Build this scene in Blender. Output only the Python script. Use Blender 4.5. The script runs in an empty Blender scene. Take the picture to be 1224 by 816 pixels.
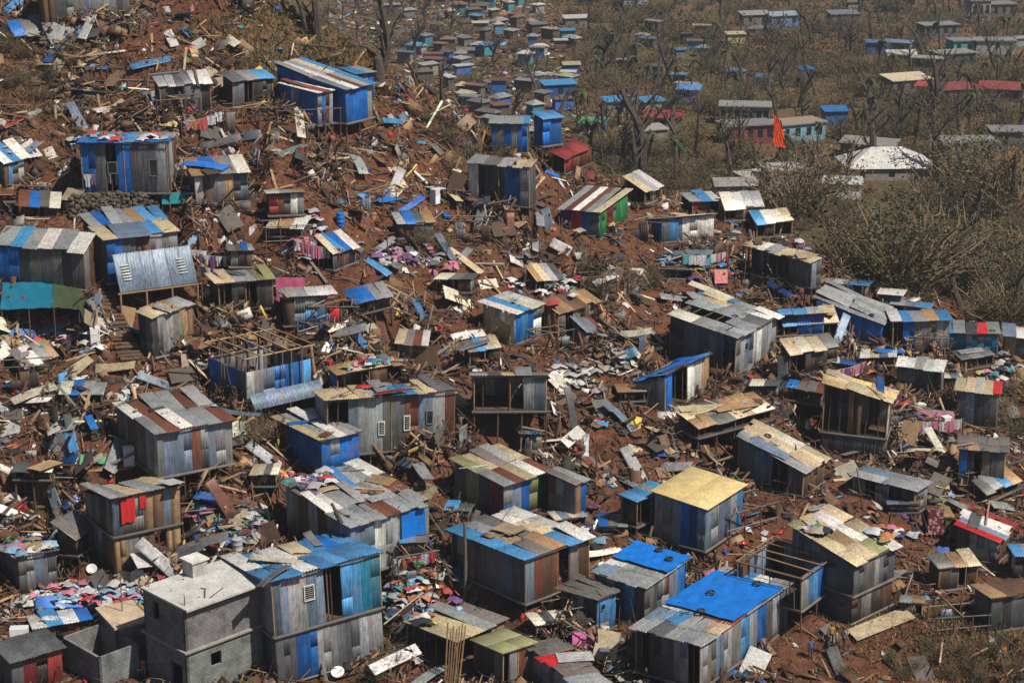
import bpy, math, random
import numpy as np
from mathutils import Vector, Matrix, Euler

random.seed(7); rng = np.random.default_rng(7)
R = math.radians
scene = bpy.context.scene
col = scene.collection

# ------------------------------------------------------------------ camera, sky, sun, exposure
FPX, CX, CY = 2455.0, 612.0, 408.0          # focal length and centre in photo pixels
PITCH, CAMZ = R(17.2), 66.6
cam = bpy.data.cameras.new('camera'); cam.sensor_fit = 'HORIZONTAL'
cam.angle = 2*math.atan(612/FPX); cam.clip_start = 1; cam.clip_end = 20000
camo = bpy.data.objects.new('camera', cam); col.objects.link(camo)
camo.location = (0, 0, CAMZ); camo.rotation_euler = (math.pi/2-PITCH, 0, 0)
scene.camera = camo
SUN_EL, SUN_AZ = R(54), R(122)              # azimuth clockwise from +Y (the view direction)
world = bpy.data.worlds.new('World'); scene.world = world; world.use_nodes = True
wn = world.node_tree; bg = wn.nodes['Background']
sky = wn.nodes.new('ShaderNodeTexSky'); sky.sky_type = 'NISHITA'; sky.sun_disc = False
sky.sun_elevation = SUN_EL; sky.sun_rotation = SUN_AZ
wn.links.new(sky.outputs[0], bg.inputs[0]); bg.inputs[1].default_value = 0.05
sun = bpy.data.lights.new('sun', 'SUN'); sun.energy = 5.0; sun.angle = R(0.5); sun.color = (1, .94, .84)
suno = bpy.data.objects.new('sun', sun); col.objects.link(suno)
sd = Vector((math.sin(SUN_AZ)*math.cos(SUN_EL), math.cos(SUN_AZ)*math.cos(SUN_EL), math.sin(SUN_EL)))
suno.rotation_euler = sd.to_track_quat('Z', 'Y').to_euler(); suno.location = (60, 60, 160)
vs = scene.view_settings; vs.view_transform = 'Standard'; vs.look = 'None'; vs.gamma = 1; vs.exposure = 0.34
scene.render.engine = 'CYCLES'
scene.cycles.max_bounces = 5; scene.cycles.diffuse_bounces = 1; scene.cycles.volume_bounces = 0
scene.cycles.use_denoising = True

# ------------------------------------------------------------------ pixel <-> world
cP, sP = math.cos(PITCH), math.sin(PITCH)
def raydir(px, py):
    dx = (px-CX)/FPX; dy = (CY-py)/FPX
    return dx, cP+dy*sP, -sP+dy*cP
def at_z(px, py, z):
    d = raydir(px, py); t = (z-CAMZ)/d[2]
    return Vector((d[0]*t, d[1]*t, z))
def at_y(px, py, y):
    d = raydir(px, py); t = y/d[1]
    return Vector((d[0]*t, y, CAMZ+d[2]*t))

# ------------------------------------------------------------------ terrain heights
def vnoise(x, y, scale, seed):
    x = np.asarray(x, float)/scale; y = np.asarray(y, float)/scale
    xi = np.floor(x).astype(np.int64); yi = np.floor(y).astype(np.int64); fx = x-xi; fy = y-yi
    fx = fx*fx*(3-2*fx); fy = fy*fy*(3-2*fy)
    def h(i, j):
        n = (i*374761393 + j*668265263 + seed*1442695041) & 0x7fffffff
        n = ((n ^ (n >> 13))*1274126177) & 0x7fffffff
        return ((n ^ (n >> 16)) & 0xffff)/65535.0*2-1
    return (h(xi, yi)*(1-fx)+h(xi+1, yi)*fx)*(1-fy)+(h(xi, yi+1)*(1-fx)+h(xi+1, yi+1)*fx)*fy
ZC_X = [-400, -90, -53, -25, -18, -11, 2.4, 25, 50, 80, 160, 400]
ZC_Z = [34, 38, 37, 36.3, 33, 29, 21.6, 14.6, 6.0, 3, 1, 0]
def crest_y(X): return np.interp(X, [-90, -55, -25, -11, 20, 60], [240, 235, 214, 211, 210, 204])
def plain_z(X, Y): return -0.035*np.clip(Y-250, 0, 420) + 1.6*vnoise(X, Y, 60, 5)*np.clip((Y-230)/80, 0, 1)
def base_h(X, Y):
    X = np.asarray(X, float); Y = np.asarray(Y, float)
    zc = np.interp(X, ZC_X, ZC_Z); yc = crest_y(X)
    t = (np.minimum(Y, yc)-134)/76
    z = np.where(t > 0, zc*t, (np.minimum(Y, yc)-134)*0.12)
    z = z + np.where(t > 0, .45*np.sin(z*2*np.pi/3.4+2.2*vnoise(X, Y, 18, 9)), 0)*np.clip(zc/12, 0, 1)
    z = z - np.clip(Y-yc, 0, None)*0.42
    pl = plain_z(X, Y)
    z = np.where(Y > yc, np.maximum(z, pl), z)
    z = np.where(Y < 100, np.maximum(z, -4), z)
    z = z + np.where(Y < 245, 0.6*vnoise(X, Y, 7, 1)+0.16*vnoise(X, Y, 2.2, 2), 0.3*vnoise(X, Y, 9, 3))
    return z
def hit_base(px, py):
    d = raydir(px, py); ys = np.arange(118, 900, 0.2); t = ys/d[1]
    zz = CAMZ+d[2]*t; hh = base_h(d[0]*t, ys); k = np.argmax(zz < hh)
    return Vector((d[0]*t[k], ys[k], float(hh[k])))

# ------------------------------------------------------------------ mesh helpers
def np_mesh(name, V, Fc, mat=None, cols=None, smooth=False):
    """V (n,3), Fc (m,k) same-size faces"""
    V = np.asarray(V, np.float32); Fc = np.asarray(Fc, np.int32); k = Fc.shape[1]; m = len(Fc)
    me = bpy.data.meshes.new(name)
    me.vertices.add(len(V)); me.vertices.foreach_set('co', V.ravel())
    me.loops.add(m*k); me.loops.foreach_set('vertex_index', Fc.ravel())
    me.polygons.add(m); me.polygons.foreach_set('loop_start', np.arange(m, dtype=np.int32)*k)
    me.polygons.foreach_set('loop_total', np.full(m, k, np.int32))
    if smooth: me.polygons.foreach_set('use_smooth', np.ones(m, bool))
    if cols is not None:
        a = me.color_attributes.new('col', 'FLOAT_COLOR', 'POINT')
        c = np.ones((len(V), 4), np.float32); c[:, :3] = cols; a.data.foreach_set('color', c.ravel())
    me.update(calc_edges=True)
    if mat: me.materials.append(mat)
    return me
CUBE_V = np.array([(x, y, z) for x in (-.5, .5) for y in (-.5, .5) for z in (-.5, .5)], float)
CUBE_F = np.array([(0, 1, 3, 2), (4, 6, 7, 5), (0, 4, 5, 1), (2, 3, 7, 6), (0, 2, 6, 4), (1, 5, 7, 3)])
class MB:
    def __init__(s): s.v = []; s.f = []
    def add(s, V, Fc):
        o = len(s.v); s.v += [tuple(map(float, q)) for q in V]; s.f += [tuple(int(i)+o for i in q) for q in Fc]; return s
    def box(s, x0, y0, z0, x1, y1, z1):
        c = np.array([(x0+x1)/2, (y0+y1)/2, (z0+z1)/2]); d = np.array([x1-x0, y1-y0, z1-z0])
        return s.add(CUBE_V*d+c, CUBE_F)
    def prism(s, quad_bot, quad_top):
        V = list(quad_bot)+list(quad_top)
        return s.add(V, [(0, 3, 2, 1), (4, 5, 6, 7), (0, 1, 5, 4), (1, 2, 6, 5), (2, 3, 7, 6), (3, 0, 4, 7)])
    def bar(s, a, b, w, h=None):
        a = Vector(a); b = Vector(b); h = h or w; d = (b-a).normalized()
        up = Vector((0, 0, 1)) if abs(d.z) < .95 else Vector((0, 1, 0))
        x = d.cross(up).normalized()*w/2; y = x.cross(d).normalized()*h/2
        return s.prism([a-x-y, a+x-y, a+x+y, a-x+y], [b-x-y, b+x-y, b+x+y, b-x+y])
    def tube(s, pts, rad, n=5, cap=True):
        rings = []
        for i, p in enumerate(pts):
            p = Vector(p); d = (Vector(pts[min(i+1, len(pts)-1)])-Vector(pts[max(i-1, 0)])).normalized()
            u = d.orthogonal().normalized(); w = d.cross(u); r = rad[i] if hasattr(rad, '__len__') else rad
            rings.append([p+(u*math.cos(2*math.pi*k/n)+w*math.sin(2*math.pi*k/n))*r for k in range(n)])
        V = [q for g in rings for q in g]; Fc = []
        for i in range(len(pts)-1):
            for k in range(n): Fc.append((i*n+k, i*n+(k+1) % n, (i+1)*n+(k+1) % n, (i+1)*n+k))
        if cap: Fc.append(tuple(range(n))[::-1]); Fc.append(tuple((len(pts)-1)*n+k for k in range(n)))
        return s.add(V, Fc)
    def lathe(s, prof, n=12, c=(0, 0, 0)):
        V = [(c[0]+r*math.cos(2*math.pi*k/n), c[1]+r*math.sin(2*math.pi*k/n), c[2]+z) for r, z in prof for k in range(n)]
        Fc = [(i*n+k, i*n+(k+1) % n, (i+1)*n+(k+1) % n, (i+1)*n+k) for i in range(len(prof)-1) for k in range(n)]
        return s.add(V, Fc)
    def mesh(s, name, mat=None, smooth=False):
        me = bpy.data.meshes.new(name); me.from_pydata(s.v, [], s.f)
        if mat: me.materials.append(mat)
        if smooth: me.polygons.foreach_set('use_smooth', np.ones(len(me.polygons), bool))
        return me
def ob(name, me, parent=None, color=None, M=None):
    o = bpy.data.objects.new(name, me); col.objects.link(o)
    if parent is not None: o.parent = parent
    if color is not None: o.color = (color[0], color[1], color[2], 1)
    if M is not None: o.matrix_basis = M
    return o
def empty(name, loc, label, cat, group=None):
    o = bpy.data.objects.new(name, None); col.objects.link(o); o.location = loc; o.empty_display_size = .3
    return tag(o, label, cat, group)
def tag(o, label=None, cat=None, group=None, kind=None):
    if label: o['label'] = label
    if cat: o['category'] = cat
    if group: o['group'] = group
    if kind: o['kind'] = kind
    return o
def axes(o, ex, ey, ez):
    M = Matrix.Identity(4)
    for i, e in enumerate((ex, ey, ez)):
        for k in range(3): M[k][i] = e[k]
    for k in range(3): M[k][3] = o[k]
    return M

# ------------------------------------------------------------------ materials
def newmat(name):
    m = bpy.data.materials.new(name); m.use_nodes = True; nt = m.node_tree; b = nt.nodes['Principled BSDF']
    return m, nt, b
def N(nt, t, **k):
    n = nt.nodes.new(t)
    for a, v in k.items():
        if a in n.inputs: n.inputs[a].default_value = v
        else: setattr(n, a, v)
    return n
def noise(nt, scale, detail=3, rough=.6, vec=None, dim='3D'):
    n = N(nt, 'ShaderNodeTexNoise', Scale=scale, Detail=detail, Roughness=rough)
    if vec is not None: nt.links.new(vec, n.inputs['Vector'])
    return n
def ramp(nt, fac, stops):
    r = N(nt, 'ShaderNodeValToRGB'); nt.links.new(fac, r.inputs[0]); e = r.color_ramp.elements
    while len(e) < len(stops): e.new(.5)
    for x, (p, c) in zip(e, stops): x.position = p; x.color = (c, c, c, 1) if not hasattr(c, '__len__') else (*c, 1)
    return r
def mix(nt, fac, a, b, blend='MIX'):
    m = N(nt, 'ShaderNodeMix', data_type='RGBA', blend_type=blend)
    for sock, v in ((m.inputs[0], fac), (m.inputs[6], a), (m.inputs[7], b)):
        if isinstance(v, bpy.types.NodeSocket): nt.links.new(v, sock)
        elif hasattr(v, '__len__'): sock.default_value = (*v, 1)
        else: sock.default_value = v
    return m.outputs[2]
def pos(nt): return N(nt, 'ShaderNodeNewGeometry').outputs['Position']

def mat_objcolor(name, rust=0.0, rough=.6, metal=0.0, grain=None, var=.35, bump=.0, dirt=.5):
    """surface tinted by the object's own colour, with dirt, streaks and rust patches"""
    m, nt, b = newmat(name); oi = N(nt, 'ShaderNodeObjectInfo'); P = pos(nt)
    n1 = noise(nt, 1.1, 4, .65, P); n2 = noise(nt, 6.0, 3, .6, P)
    r1 = ramp(nt, n1.outputs[0], [(.3, 1-var), (.7, 1+var*.5)])
    c = mix(nt, 1.0, oi.outputs['Color'], r1.outputs[0], 'MULTIPLY')
    vr = ramp(nt, oi.outputs['Random'], [(0, .72), (1, 1.18)])
    c = mix(nt, 1.0, c, vr.outputs[0], 'MULTIPLY')
    if grain:
        mp = N(nt, 'ShaderNodeMapping'); tc = N(nt, 'ShaderNodeTexCoord'); nt.links.new(tc.outputs['Object'], mp.inputs[0])
        mp.inputs['Scale'].default_value = grain
        g = noise(nt, 3, 3, .7, mp.outputs[0]); rg = ramp(nt, g.outputs[0], [(.3, .62), (.7, 1.12)])
        c = mix(nt, 1.0, c, rg.outputs[0], 'MULTIPLY')
    if rust:
        mps = N(nt, 'ShaderNodeMapping'); nt.links.new(P, mps.inputs[0]); mps.inputs['Scale'].default_value = (3.5, 3.5, .35)
        gs = noise(nt, 1.6, 3, .65, mps.outputs[0]); c = mix(nt, 1.0, c, ramp(nt, gs.outputs[0], [(.32, .58), (.68, 1.16)]).outputs[0], 'MULTIPLY')
        ad = N(nt, 'ShaderNodeMath', operation='MULTIPLY_ADD'); nt.links.new(oi.outputs['Random'], ad.inputs[0]); ad.inputs[1].default_value = .16
        nt.links.new(n1.outputs[0], ad.inputs[2])
        ad2 = N(nt, 'ShaderNodeMath', operation='MULTIPLY_ADD'); nt.links.new(n2.outputs[0], ad2.inputs[0]); ad2.inputs[1].default_value = .22
        nt.links.new(ad.outputs[0], ad2.inputs[2])
        rr = ramp(nt, ad2.outputs[0], [(.76, 0), (.92, rust)])
        c = mix(nt, rr.outputs[0], c, (.15, .06, .03))
    d = ramp(nt, n2.outputs[0], [(.42, 0), (.75, dirt)])
    c = mix(nt, d.outputs[0], c, (.10, .06, .04))
    nt.links.new(c, b.inputs['Base Color']); b.inputs['Roughness'].default_value = rough; b.inputs['Metallic'].default_value = metal
    b.inputs['Specular IOR Level'].default_value = .35
    if bump:
        bp = N(nt, 'ShaderNodeBump', Strength=bump, Distance=.05); nt.links.new(n2.outputs[0], bp.inputs['Height']); nt.links.new(bp.outputs[0], b.inputs['Normal'])
    return m
M_METAL = mat_objcolor('corrugated_metal', rust=.6, rough=.5, metal=.12, dirt=.28)
M_WOOD = mat_objcolor('weathered_wood', rough=.85, grain=(2, 14, 14))
M_TARP = mat_objcolor('tarpaulin', rough=.42, var=.22, dirt=.12, bump=.8)
M_CLOTH = mat_objcolor('cloth', rough=.95, var=.2, dirt=.15)
def cloth_pattern(m):
    nt = m.node_tree; b = nt.nodes['Principled BSDF']; l = b.inputs['Base Color'].links[0]; src = l.from_socket
    tc = N(nt, 'ShaderNodeTexCoord'); v = N(nt, 'ShaderNodeTexVoronoi', Scale=5.0); nt.links.new(tc.outputs['Object'], v.inputs['Vector']); oi = N(nt, 'ShaderNodeObjectInfo')
    sp = N(nt, 'ShaderNodeSeparateColor'); nt.links.new(v.outputs['Color'], sp.inputs[0])
    th = ramp(nt, sp.outputs[0], [(.68, 0), (.72, .75)]); g = N(nt, 'ShaderNodeMath', operation='GREATER_THAN'); nt.links.new(oi.outputs['Random'], g.inputs[0]); g.inputs[1].default_value = .45
    mu = N(nt, 'ShaderNodeMath', operation='MULTIPLY'); nt.links.new(th.outputs[0], mu.inputs[0]); nt.links.new(g.outputs[0], mu.inputs[1])
    pc = ramp(nt, oi.outputs['Random'], [(.45, (.55, .5, .5)), (.6, (.03, .03, .05)), (.75, (.5, .3, .32)), (.9, (.1, .14, .3))])
    nt.links.new(mix(nt, mu.outputs[0], src, pc.outputs[0]), b.inputs['Base Color'])
cloth_pattern(M_CLOTH)
M_PLASTIC = mat_objcolor('plastic', rough=.4, var=.12, dirt=.12)
M_PAINT = mat_objcolor('painted_board', rough=.7, var=.25)
def mat_concrete():
    m, nt, b = newmat('concrete_block'); oi = N(nt, 'ShaderNodeObjectInfo'); P = pos(nt)
    n1 = noise(nt, .9, 6, .7, P); r1 = ramp(nt, n1.outputs[0], [(.32, .4), (.55, .95), (.7, 1.2)])
    c = mix(nt, 1.0, oi.outputs['Color'], r1.outputs[0], 'MULTIPLY')
    tc = N(nt, 'ShaderNodeTexCoord'); bk = N(nt, 'ShaderNodeTexBrick', Scale=1.0)
    bk.inputs['Brick Width'].default_value = .42; bk.inputs['Row Height'].default_value = .2; bk.inputs['Mortar Size'].default_value = .018
    bk.inputs['Color1'].default_value = (1, 1, 1, 1); bk.inputs['Color2'].default_value = (.8, .8, .8, 1); bk.inputs['Mortar'].default_value = (.5, .5, .5, 1)
    nt.links.new(tc.outputs['UV'], bk.inputs['Vector'])
    c = mix(nt, 1.0, c, bk.outputs['Color'], 'MULTIPLY')
    nt.links.new(c, b.inputs['Base Color']); b.inputs['Roughness'].default_value = .9
    bp = N(nt, 'ShaderNodeBump', Strength=.5, Distance=.03); nt.links.new(bk.outputs['Color'], bp.inputs['Height']); nt.links.new(bp.outputs[0], b.inputs['Normal'])
    return m
M_BLOCK = mat_concrete()
M_CONC = mat_objcolor('cast_concrete', rough=.9, var=.3, bump=.3)
def mat_attr(name, rough=.8, var=.3, scale=2.0, sss=0):
    m, nt, b = newmat(name); a = N(nt, 'ShaderNodeAttribute', attribute_name='col'); P = pos(nt)
    n1 = noise(nt, scale, 3, .6, P); r1 = ramp(nt, n1.outputs[0], [(.3, 1-var), (.7, 1+var*.4)])
    c = mix(nt, 1.0, a.outputs['Color'], r1.outputs[0], 'MULTIPLY')
    nt.links.new(c, b.inputs['Base Color']); b.inputs['Roughness'].default_value = rough; b.inputs['Specular IOR Level'].default_value = .25
    return m
M_ATTR = mat_attr('mixed_debris')
def mat_leaf():
    m, nt, b = newmat('dry_foliage'); a = N(nt, 'ShaderNodeAttribute', attribute_name='col'); oi = N(nt, 'ShaderNodeObjectInfo')
    r = ramp(nt, oi.outputs['Random'], [(0, (.42, .48, .42)), (.5, (1, 1, 1)), (1, (1.35, 1.15, .8))])
    c = mix(nt, 1.0, a.outputs['Color'], r.outputs[0], 'MULTIPLY')
    nt.links.new(c, b.inputs['Base Color']); b.inputs['Roughness'].default_value = .8; b.inputs['Specular IOR Level'].default_value = .2
    return m
M_LEAF = mat_leaf()
def mat_bark():
    m, nt, b = newmat('bark'); P = pos(nt); n1 = noise(nt, 4, 4, .7, P)
    r = ramp(nt, n1.outputs[0], [(.3, (.022, .016, .012)), (.7, (.09, .066, .05))])
    nt.links.new(r.outputs[0], b.inputs['Base Color']); b.inputs['Roughness'].default_value = .95
    return m
M_BARK = mat_bark()
def mat_soil():
    m, nt, b = newmat('red_soil'); P = pos(nt); a = N(nt, 'ShaderNodeAttribute', attribute_name='col')
    n1 = noise(nt, .12, 5, .6, P); n2 = noise(nt, 1.3, 5, .7, P); n3 = noise(nt, 9, 3, .7, P)
    soil = ramp(nt, n2.outputs[0], [(.28, (.034, .015, .009)), (.5, (.115, .047, .025)), (.75, (.20, .09, .05))])
    s2 = mix(nt, ramp(nt, n1.outputs[0], [(.35, 0), (.65, .6)]).outputs[0], soil.outputs[0], (.085, .036, .02))
    vegn = ramp(nt, n2.outputs[0], [(.25, (.034, .040, .016)), (.5, (.08, .064, .028)), (.72, (.14, .092, .046))])
    veg2 = mix(nt, ramp(nt, n1.outputs[0], [(.45, 0), (.62, .8)]).outputs[0], vegn.outputs[0], (.15, .075, .04))
    vm = N(nt, 'ShaderNodeMath', operation='MULTIPLY_ADD'); nt.links.new(n2.outputs[0], vm.inputs[0]); vm.inputs[1].default_value = .6
    sp = N(nt, 'ShaderNodeSeparateColor'); nt.links.new(a.outputs['Color'], sp.inputs[0]); nt.links.new(sp.outputs[0], vm.inputs[2])
    c = mix(nt, ramp(nt, vm.outputs[0], [(.55, 0), (.85, 1)]).outputs[0], s2, veg2)
    c = mix(nt, 1.0, c, ramp(nt, n3.outputs[0], [(.3, .6), (.7, 1.3)]).outputs[0], 'MULTIPLY')
    nt.links.new(c, b.inputs['Base Color']); b.inputs['Roughness'].default_value = .97; b.inputs['Specular IOR Level'].default_value = .1
    bp = N(nt, 'ShaderNodeBump', Strength=.9, Distance=.25); nt.links.new(n2.outputs[0], bp.inputs['Height'])
    bp2 = N(nt, 'ShaderNodeBump', Strength=.7, Distance=.06); nt.links.new(n3.outputs[0], bp2.inputs['Height'])
    nt.links.new(bp.outputs[0], bp2.inputs['Normal']); nt.links.new(bp2.outputs[0], b.inputs['Normal'])
    return m
M_SOIL = mat_soil()
def mat_plain(name, c, rough=.7):
    m, nt, b = newmat(name); b.inputs['Base Color'].default_value = (*c, 1); b.inputs['Roughness'].default_value = rough
    return m
M_GLASS_SHADE = mat_plain('glass_and_hole_shade', (.015, .018, .02), .12)  # window glass, also the painted shade of uncut wall openings
M_RUBBER = mat_plain('rubber', (.02, .02, .02), .8)
M_SKIN = mat_plain('skin', (.09, .045, .028), .6)
M_HAIR = mat_plain('hair', (.012, .01, .009), .8)

PAL = {'g': (.29, .30, .305), 'G': (.105, .115, .125), 'w': (.70, .68, .64), 'c': (.54, .43, .27), 'y': (.60, .44, .20),
       'b': (.003, .12, .42), 'B': (.004, .17, .62), 't': (.06, .25, .50), 's': (.16, .22, .30), 'r': (.17, .058, .03), 'p': (.25, .03, .03),
       'R': (.55, .018, .02), 'n': (.115, .065, .038), 'm': (.36, .22, .11), 'v': (.02, .19, .06), 'o': (.27, .27, .13),
       'd': (.045, .042, .04), 'u': (.17, .158, .145), 'k': None, 'e': (.01, .16, .26), 'f': (.70, .66, .52)}
CNAME = {'g': 'grey', 'G': 'dark grey', 'w': 'white', 'c': 'beige', 'y': 'yellow', 'b': 'blue', 'B': 'bright blue', 't': 'light blue', 's': 'steel blue',
         'r': 'rusty', 'p': 'dark red', 'R': 'red', 'n': 'dark brown', 'm': 'tan', 'v': 'green', 'o': 'olive', 'd': 'black', 'u': 'grey-brown', 'e': 'teal', 'f': 'cream'}
def shade(c, a=.12):
    k = 1+random.uniform(-a, a); return tuple(max(0.003, x*k*(1+random.uniform(-.05, .05))) for x in c)

# ------------------------------------------------------------------ shared piece meshes
def corr_mesh(n, bend=0.0, rows=1, amp=.036, seed=0, curl=0.0):
    r_ = random.Random(seed); nx = 2*n; V = []; Fc = []
    for side in (0, 1):
        for j in range(rows+1):
            for i in range(nx+1):
                x = i/nx; y = j/rows
                z = (amp if i % 2 else -amp) + bend*math.sin(y*math.pi)*(1 if bend > 0 else 1) + curl*(y**2)*(.4+x) - side*.008
                V.append((x, y, z))
    m = (nx+1)*(rows+1); q = nx+1
    for j in range(rows):
        for i in range(nx):
            a = j*q+i; Fc.append((a, a+1, a+q+1, a+q)); Fc.append((m+a, m+a+q, m+a+q+1, m+a+1))
    for i in range(nx):
        a = i; Fc.append((a, m+a, m+a+1, a+1)); a = rows*q+i; Fc.append((a, a+1, m+a+1, m+a))
    return np_mesh('corrugated_sheet', V, Fc, M_METAL)
CORR = {n: corr_mesh(n) for n in (2, 3, 4, 5, 6)}
def flat_mesh(mat, name, th=.02):
    v = CUBE_V.copy(); v += .5; v[:, 2] = (v[:, 2]-1)*th
    return np_mesh(name, v, CUBE_F, mat)
FLAT = flat_mesh(M_WOOD, 'board'); FLATP = flat_mesh(M_PAINT, 'painted_panel')
BEAM = np_mesh('beam', CUBE_V, CUBE_F, M_WOOD)
CONC_BEAM = np_mesh('concrete_beam', CUBE_V, CUBE_F, M_CONC)
def beam(name, parent, a, b, w, color, h=None, me=None):
    """square timber from a to b (root-local points)"""
    a = Vector(a); b = Vector(b); d = b-a; L = d.length; d /= L; h = h or w
    up = Vector((0, 0, 1)) if abs(d.z) < .95 else Vector((0, 1, 0))
    y = up.cross(d).normalized(); z = d.cross(y)
    return ob(name, me or BEAM, parent, color, axes((a+b)/2, d*L, y*w, z*h))

# ------------------------------------------------------------------ houses: solve their place from the hillside
SPECS = []
def S(handle, label, L, F, Rr, h, s=6, axis='L', roof='g', wl='g', wr='g', **kw):
    SPECS.append(dict(handle=handle, label=label, L=L, F=F, R=Rr, h=h, s=s, axis=axis, roof=roof, wl=wl, wr=wr, **kw))
#@@SPECS
# bottom rows
S('the concrete block house', 'two-storey grey concrete block house with flat slab roof', (173, 703), (220, 729), (331, 688), 50, 2, 'N', 'slab', '', '', kind='block', low=62)
S('the louvre-window house', 'grey metal upper storey with pale blue roof beside the concrete house', (236, 668), (326, 697), (474, 672), 66, 0, 'L', 'ttwtttt/wtwctBt', 'gg', 'sgskte', low=60, lowl='GG', lowr='GbgGg', win=[('R', .33, .62, .85, 1.2, 'louvre')], cloth=10, mu=7.5)
S('the blue-tarp-curtain shack', 'large patchwork metal-roofed shack with a blue tarp hung on its wall', (327, 582), (418, 630), (525, 603), 62, 8, 'L', 'ggrgg/wgggr/ugtgw', 'ungnGs', 'sswgcrg', hang=('R', .62, .93, 'B'), cloth=16)
S('the bright blue shack', 'blue-walled shack with grey and white striped roof', (325, 500), (382, 527), (434, 515), 42, 6, 'L', 'cgwgg', 'nbbb', 'bbbb')
S('the long grey metal house', 'long grey corrugated house with louvred windows and rust panels', (398, 466), (386, 480), (537, 456), 66, 6, 'L', 'ccgtcG', 'gg', 'kksgguGrsgr', win=[('R', .42, .42, .55, 1.2, 'louvre'), ('R', .62, .48, .55, 1.3, 'louvre'), ('R', .80, .55, .6, 1.2, 'pane')])
S('the rust-striped shack', 'shack with rust and silver striped roof raised on posts', (129, 484), (184, 520), (284, 503), 52, 26, 'L', 'grwggr/wrggrg', 'unug', 'gsssrGsgg', hang=None)
S('the red-cloth shack', 'tall two-storey patchwork shack with red cloths on its wall', (90, 589), (130, 597), (220, 579), 46, 4, 'L', 'gcgc', 'uGdu', 'suumnsm', low=46, lowl='un', lowr='munkm', hang=('R', .12, .33, 'R'), hang2=('R', .40, .5, 'R'))
S('the roofless blue shack', 'roofless shack with blue and grey patched metal walls', (230, 412), (292, 430), (384, 415), 54, 4, 'N', None, 'bsbG', 'gusbbbt', tall=1.2, sheet=True)
S('the sloping-panel shack', 'shack with striped blue and tan roof and tilted grey-blue panel in front', (95, 258), (124, 287), (216, 277), 52, 32, 'L', 'csstc/gbggmtt', 'dnG', 'bGngg', panel=True)
S('the grey-roofed blue shack', 'shack with pale grey roof and blue wall beside the teal tarp tent', (6, 270), (-8, 293), (101, 299), 46, 10, 'L', 'gtgwgw', 'b', 'bbGuGGdG')
S('the cloth-covered roof shack', 'blue and grey shack with clothes spread over its blue-edged roof', (50, 154), (92, 171), (189, 179), 60, 6, 'L', 'bbtbb/ggtgg', 'bdnn', 'bGkbGGg', win=[('R', .36, .5, .9, 1.1, 'pane'), ('R', .84, .5, .8, 1.6, 'pane')], cloth=36, mu=5)
S('the topmost grey shack', 'grey corrugated shack on posts at the top of the slope', (60, -28), (46, -14), (154, -20), 42, 14, 'L', 'gggg', 'n', 'nGgsggG', mu=5)
S('the blue ridge house', 'blue house with striped grey roof near the bare ridge trees', (326, 77), (414, 108), (451, 100), 40, 28, 'L', 'gwrgt/gwgct', 'bbbb', 'bBbbg', dm=2.2)
S('the red-striped annex', 'small blue annex with red-striped roof below the ridge house', (333, 100), (379, 112), (400, 108), 38, 22, 'L', 'wrpw', 'bgbb', 'gbrg', dm=2.2)
S('the shed behind the ridge house', 'small grey-roofed blue shed behind the blue ridge house', (404, 82), (424, 89), (450, 86), 30, 10, 'L', 'tg', 'bb', 'Ggb')
S('the twin blue huts', 'blue and grey striped hut with pale roof on the ridge', (586, 135), (584, 148), (633, 149), 34, 4, 'L', 'gggggt', 'b', 'bGbgbb', mu=4)
S('the small blue hut', 'small bright blue hut beside the striped ridge hut', (637, 136), (648, 143), (672, 139), 32, 18, 'L', 'tt', 'bb', 'Bbb')
S('the open-fronted blue hut', 'blue hut with open front and thin flat roof', (562, 186), (558, 195), (632, 203), 46, 4, 'L', 'gugc', 'k', 'wkkkbbg')
S('the green and red shack', 'shack with rusty cream roof and green and red walls', (667, 249), (719, 254), (755, 229), 32, 4, 'R', 'cgrwrg', 'bRbG', 'vpvv')
S('the pale blue fence shack', 'low shack walled with pale blue sheets', (757, 254), (790, 262), (858, 256), 28, 2, 'L', 'gcwf', 'tt', 'sttwwww', mu=4)
S('the big grey house', 'large grey metal house with holes in its pale roof', (797, 378), (881, 404), (932, 378), 44, 12, 'L', 'ggGw/gkgg/fkgc', 'dGGGk', 'gswgg', win=[('R', .25, .6, .5, .6, 'hole'), ('L', .85, .65, .9, .8, 'hole')])
S('the blue-roofed shack', 'lone shack with sloping bright blue roof on the bare slope', (753, 459), (797, 449), (858, 422), 44, 3, 'L', 'BBBt/BtBB', 'gggg', 'bkkwwm', dm=1.3)
S('the long grey roof', 'blue-walled house with long plain grey sloping roof', (971, 359), (1056, 388), (1069, 369), 24, 10, 'L', 'ggg/ggg', 'bbbbb', 'bb', dm=2.2)
S('the beige-roofed open house', 'open-fronted house with beige sheet roof and concrete base', (980, 459), (1064, 481), (1069, 467), 44, 0, 'L', 'cyc/ccy/ycc', 'kknkk', 'wk', low=26, lowl='GGGG', lowr='uu', dm=2.2)
S('the cream and grey roof', 'shack with cream and grey ribbed roof over dark walls', (878, 523), (962, 566), (990, 546), 28, 4, 'L', 'gcc/gcf/gcc', 'GskG', 'nn', dm=2.2)
S('the leaning dark shed', 'dark shed with grey metal roof below the beige-roofed house', (1016, 569), (1095, 588), (1113, 576), 28, 4, 'L', 'gg/gs', 'Gkgkd', 'ng', dm=2.2)
S('the yellow-roofed shack', 'shack with flat yellow roof and blue-grey walls on stilts', (776, 588), (845, 610), (893, 579), 50, 26, 'L', 'panel:y', 'ggsbbs', 'sgssgt')
S('the blue-edged lean-to', 'lean-to with pale blue roof beside the yellow-roofed shack', (739, 592), (762, 600), (800, 583), 30, 20, 'L', 'ttgt', 'kd', 'kkk')
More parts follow.
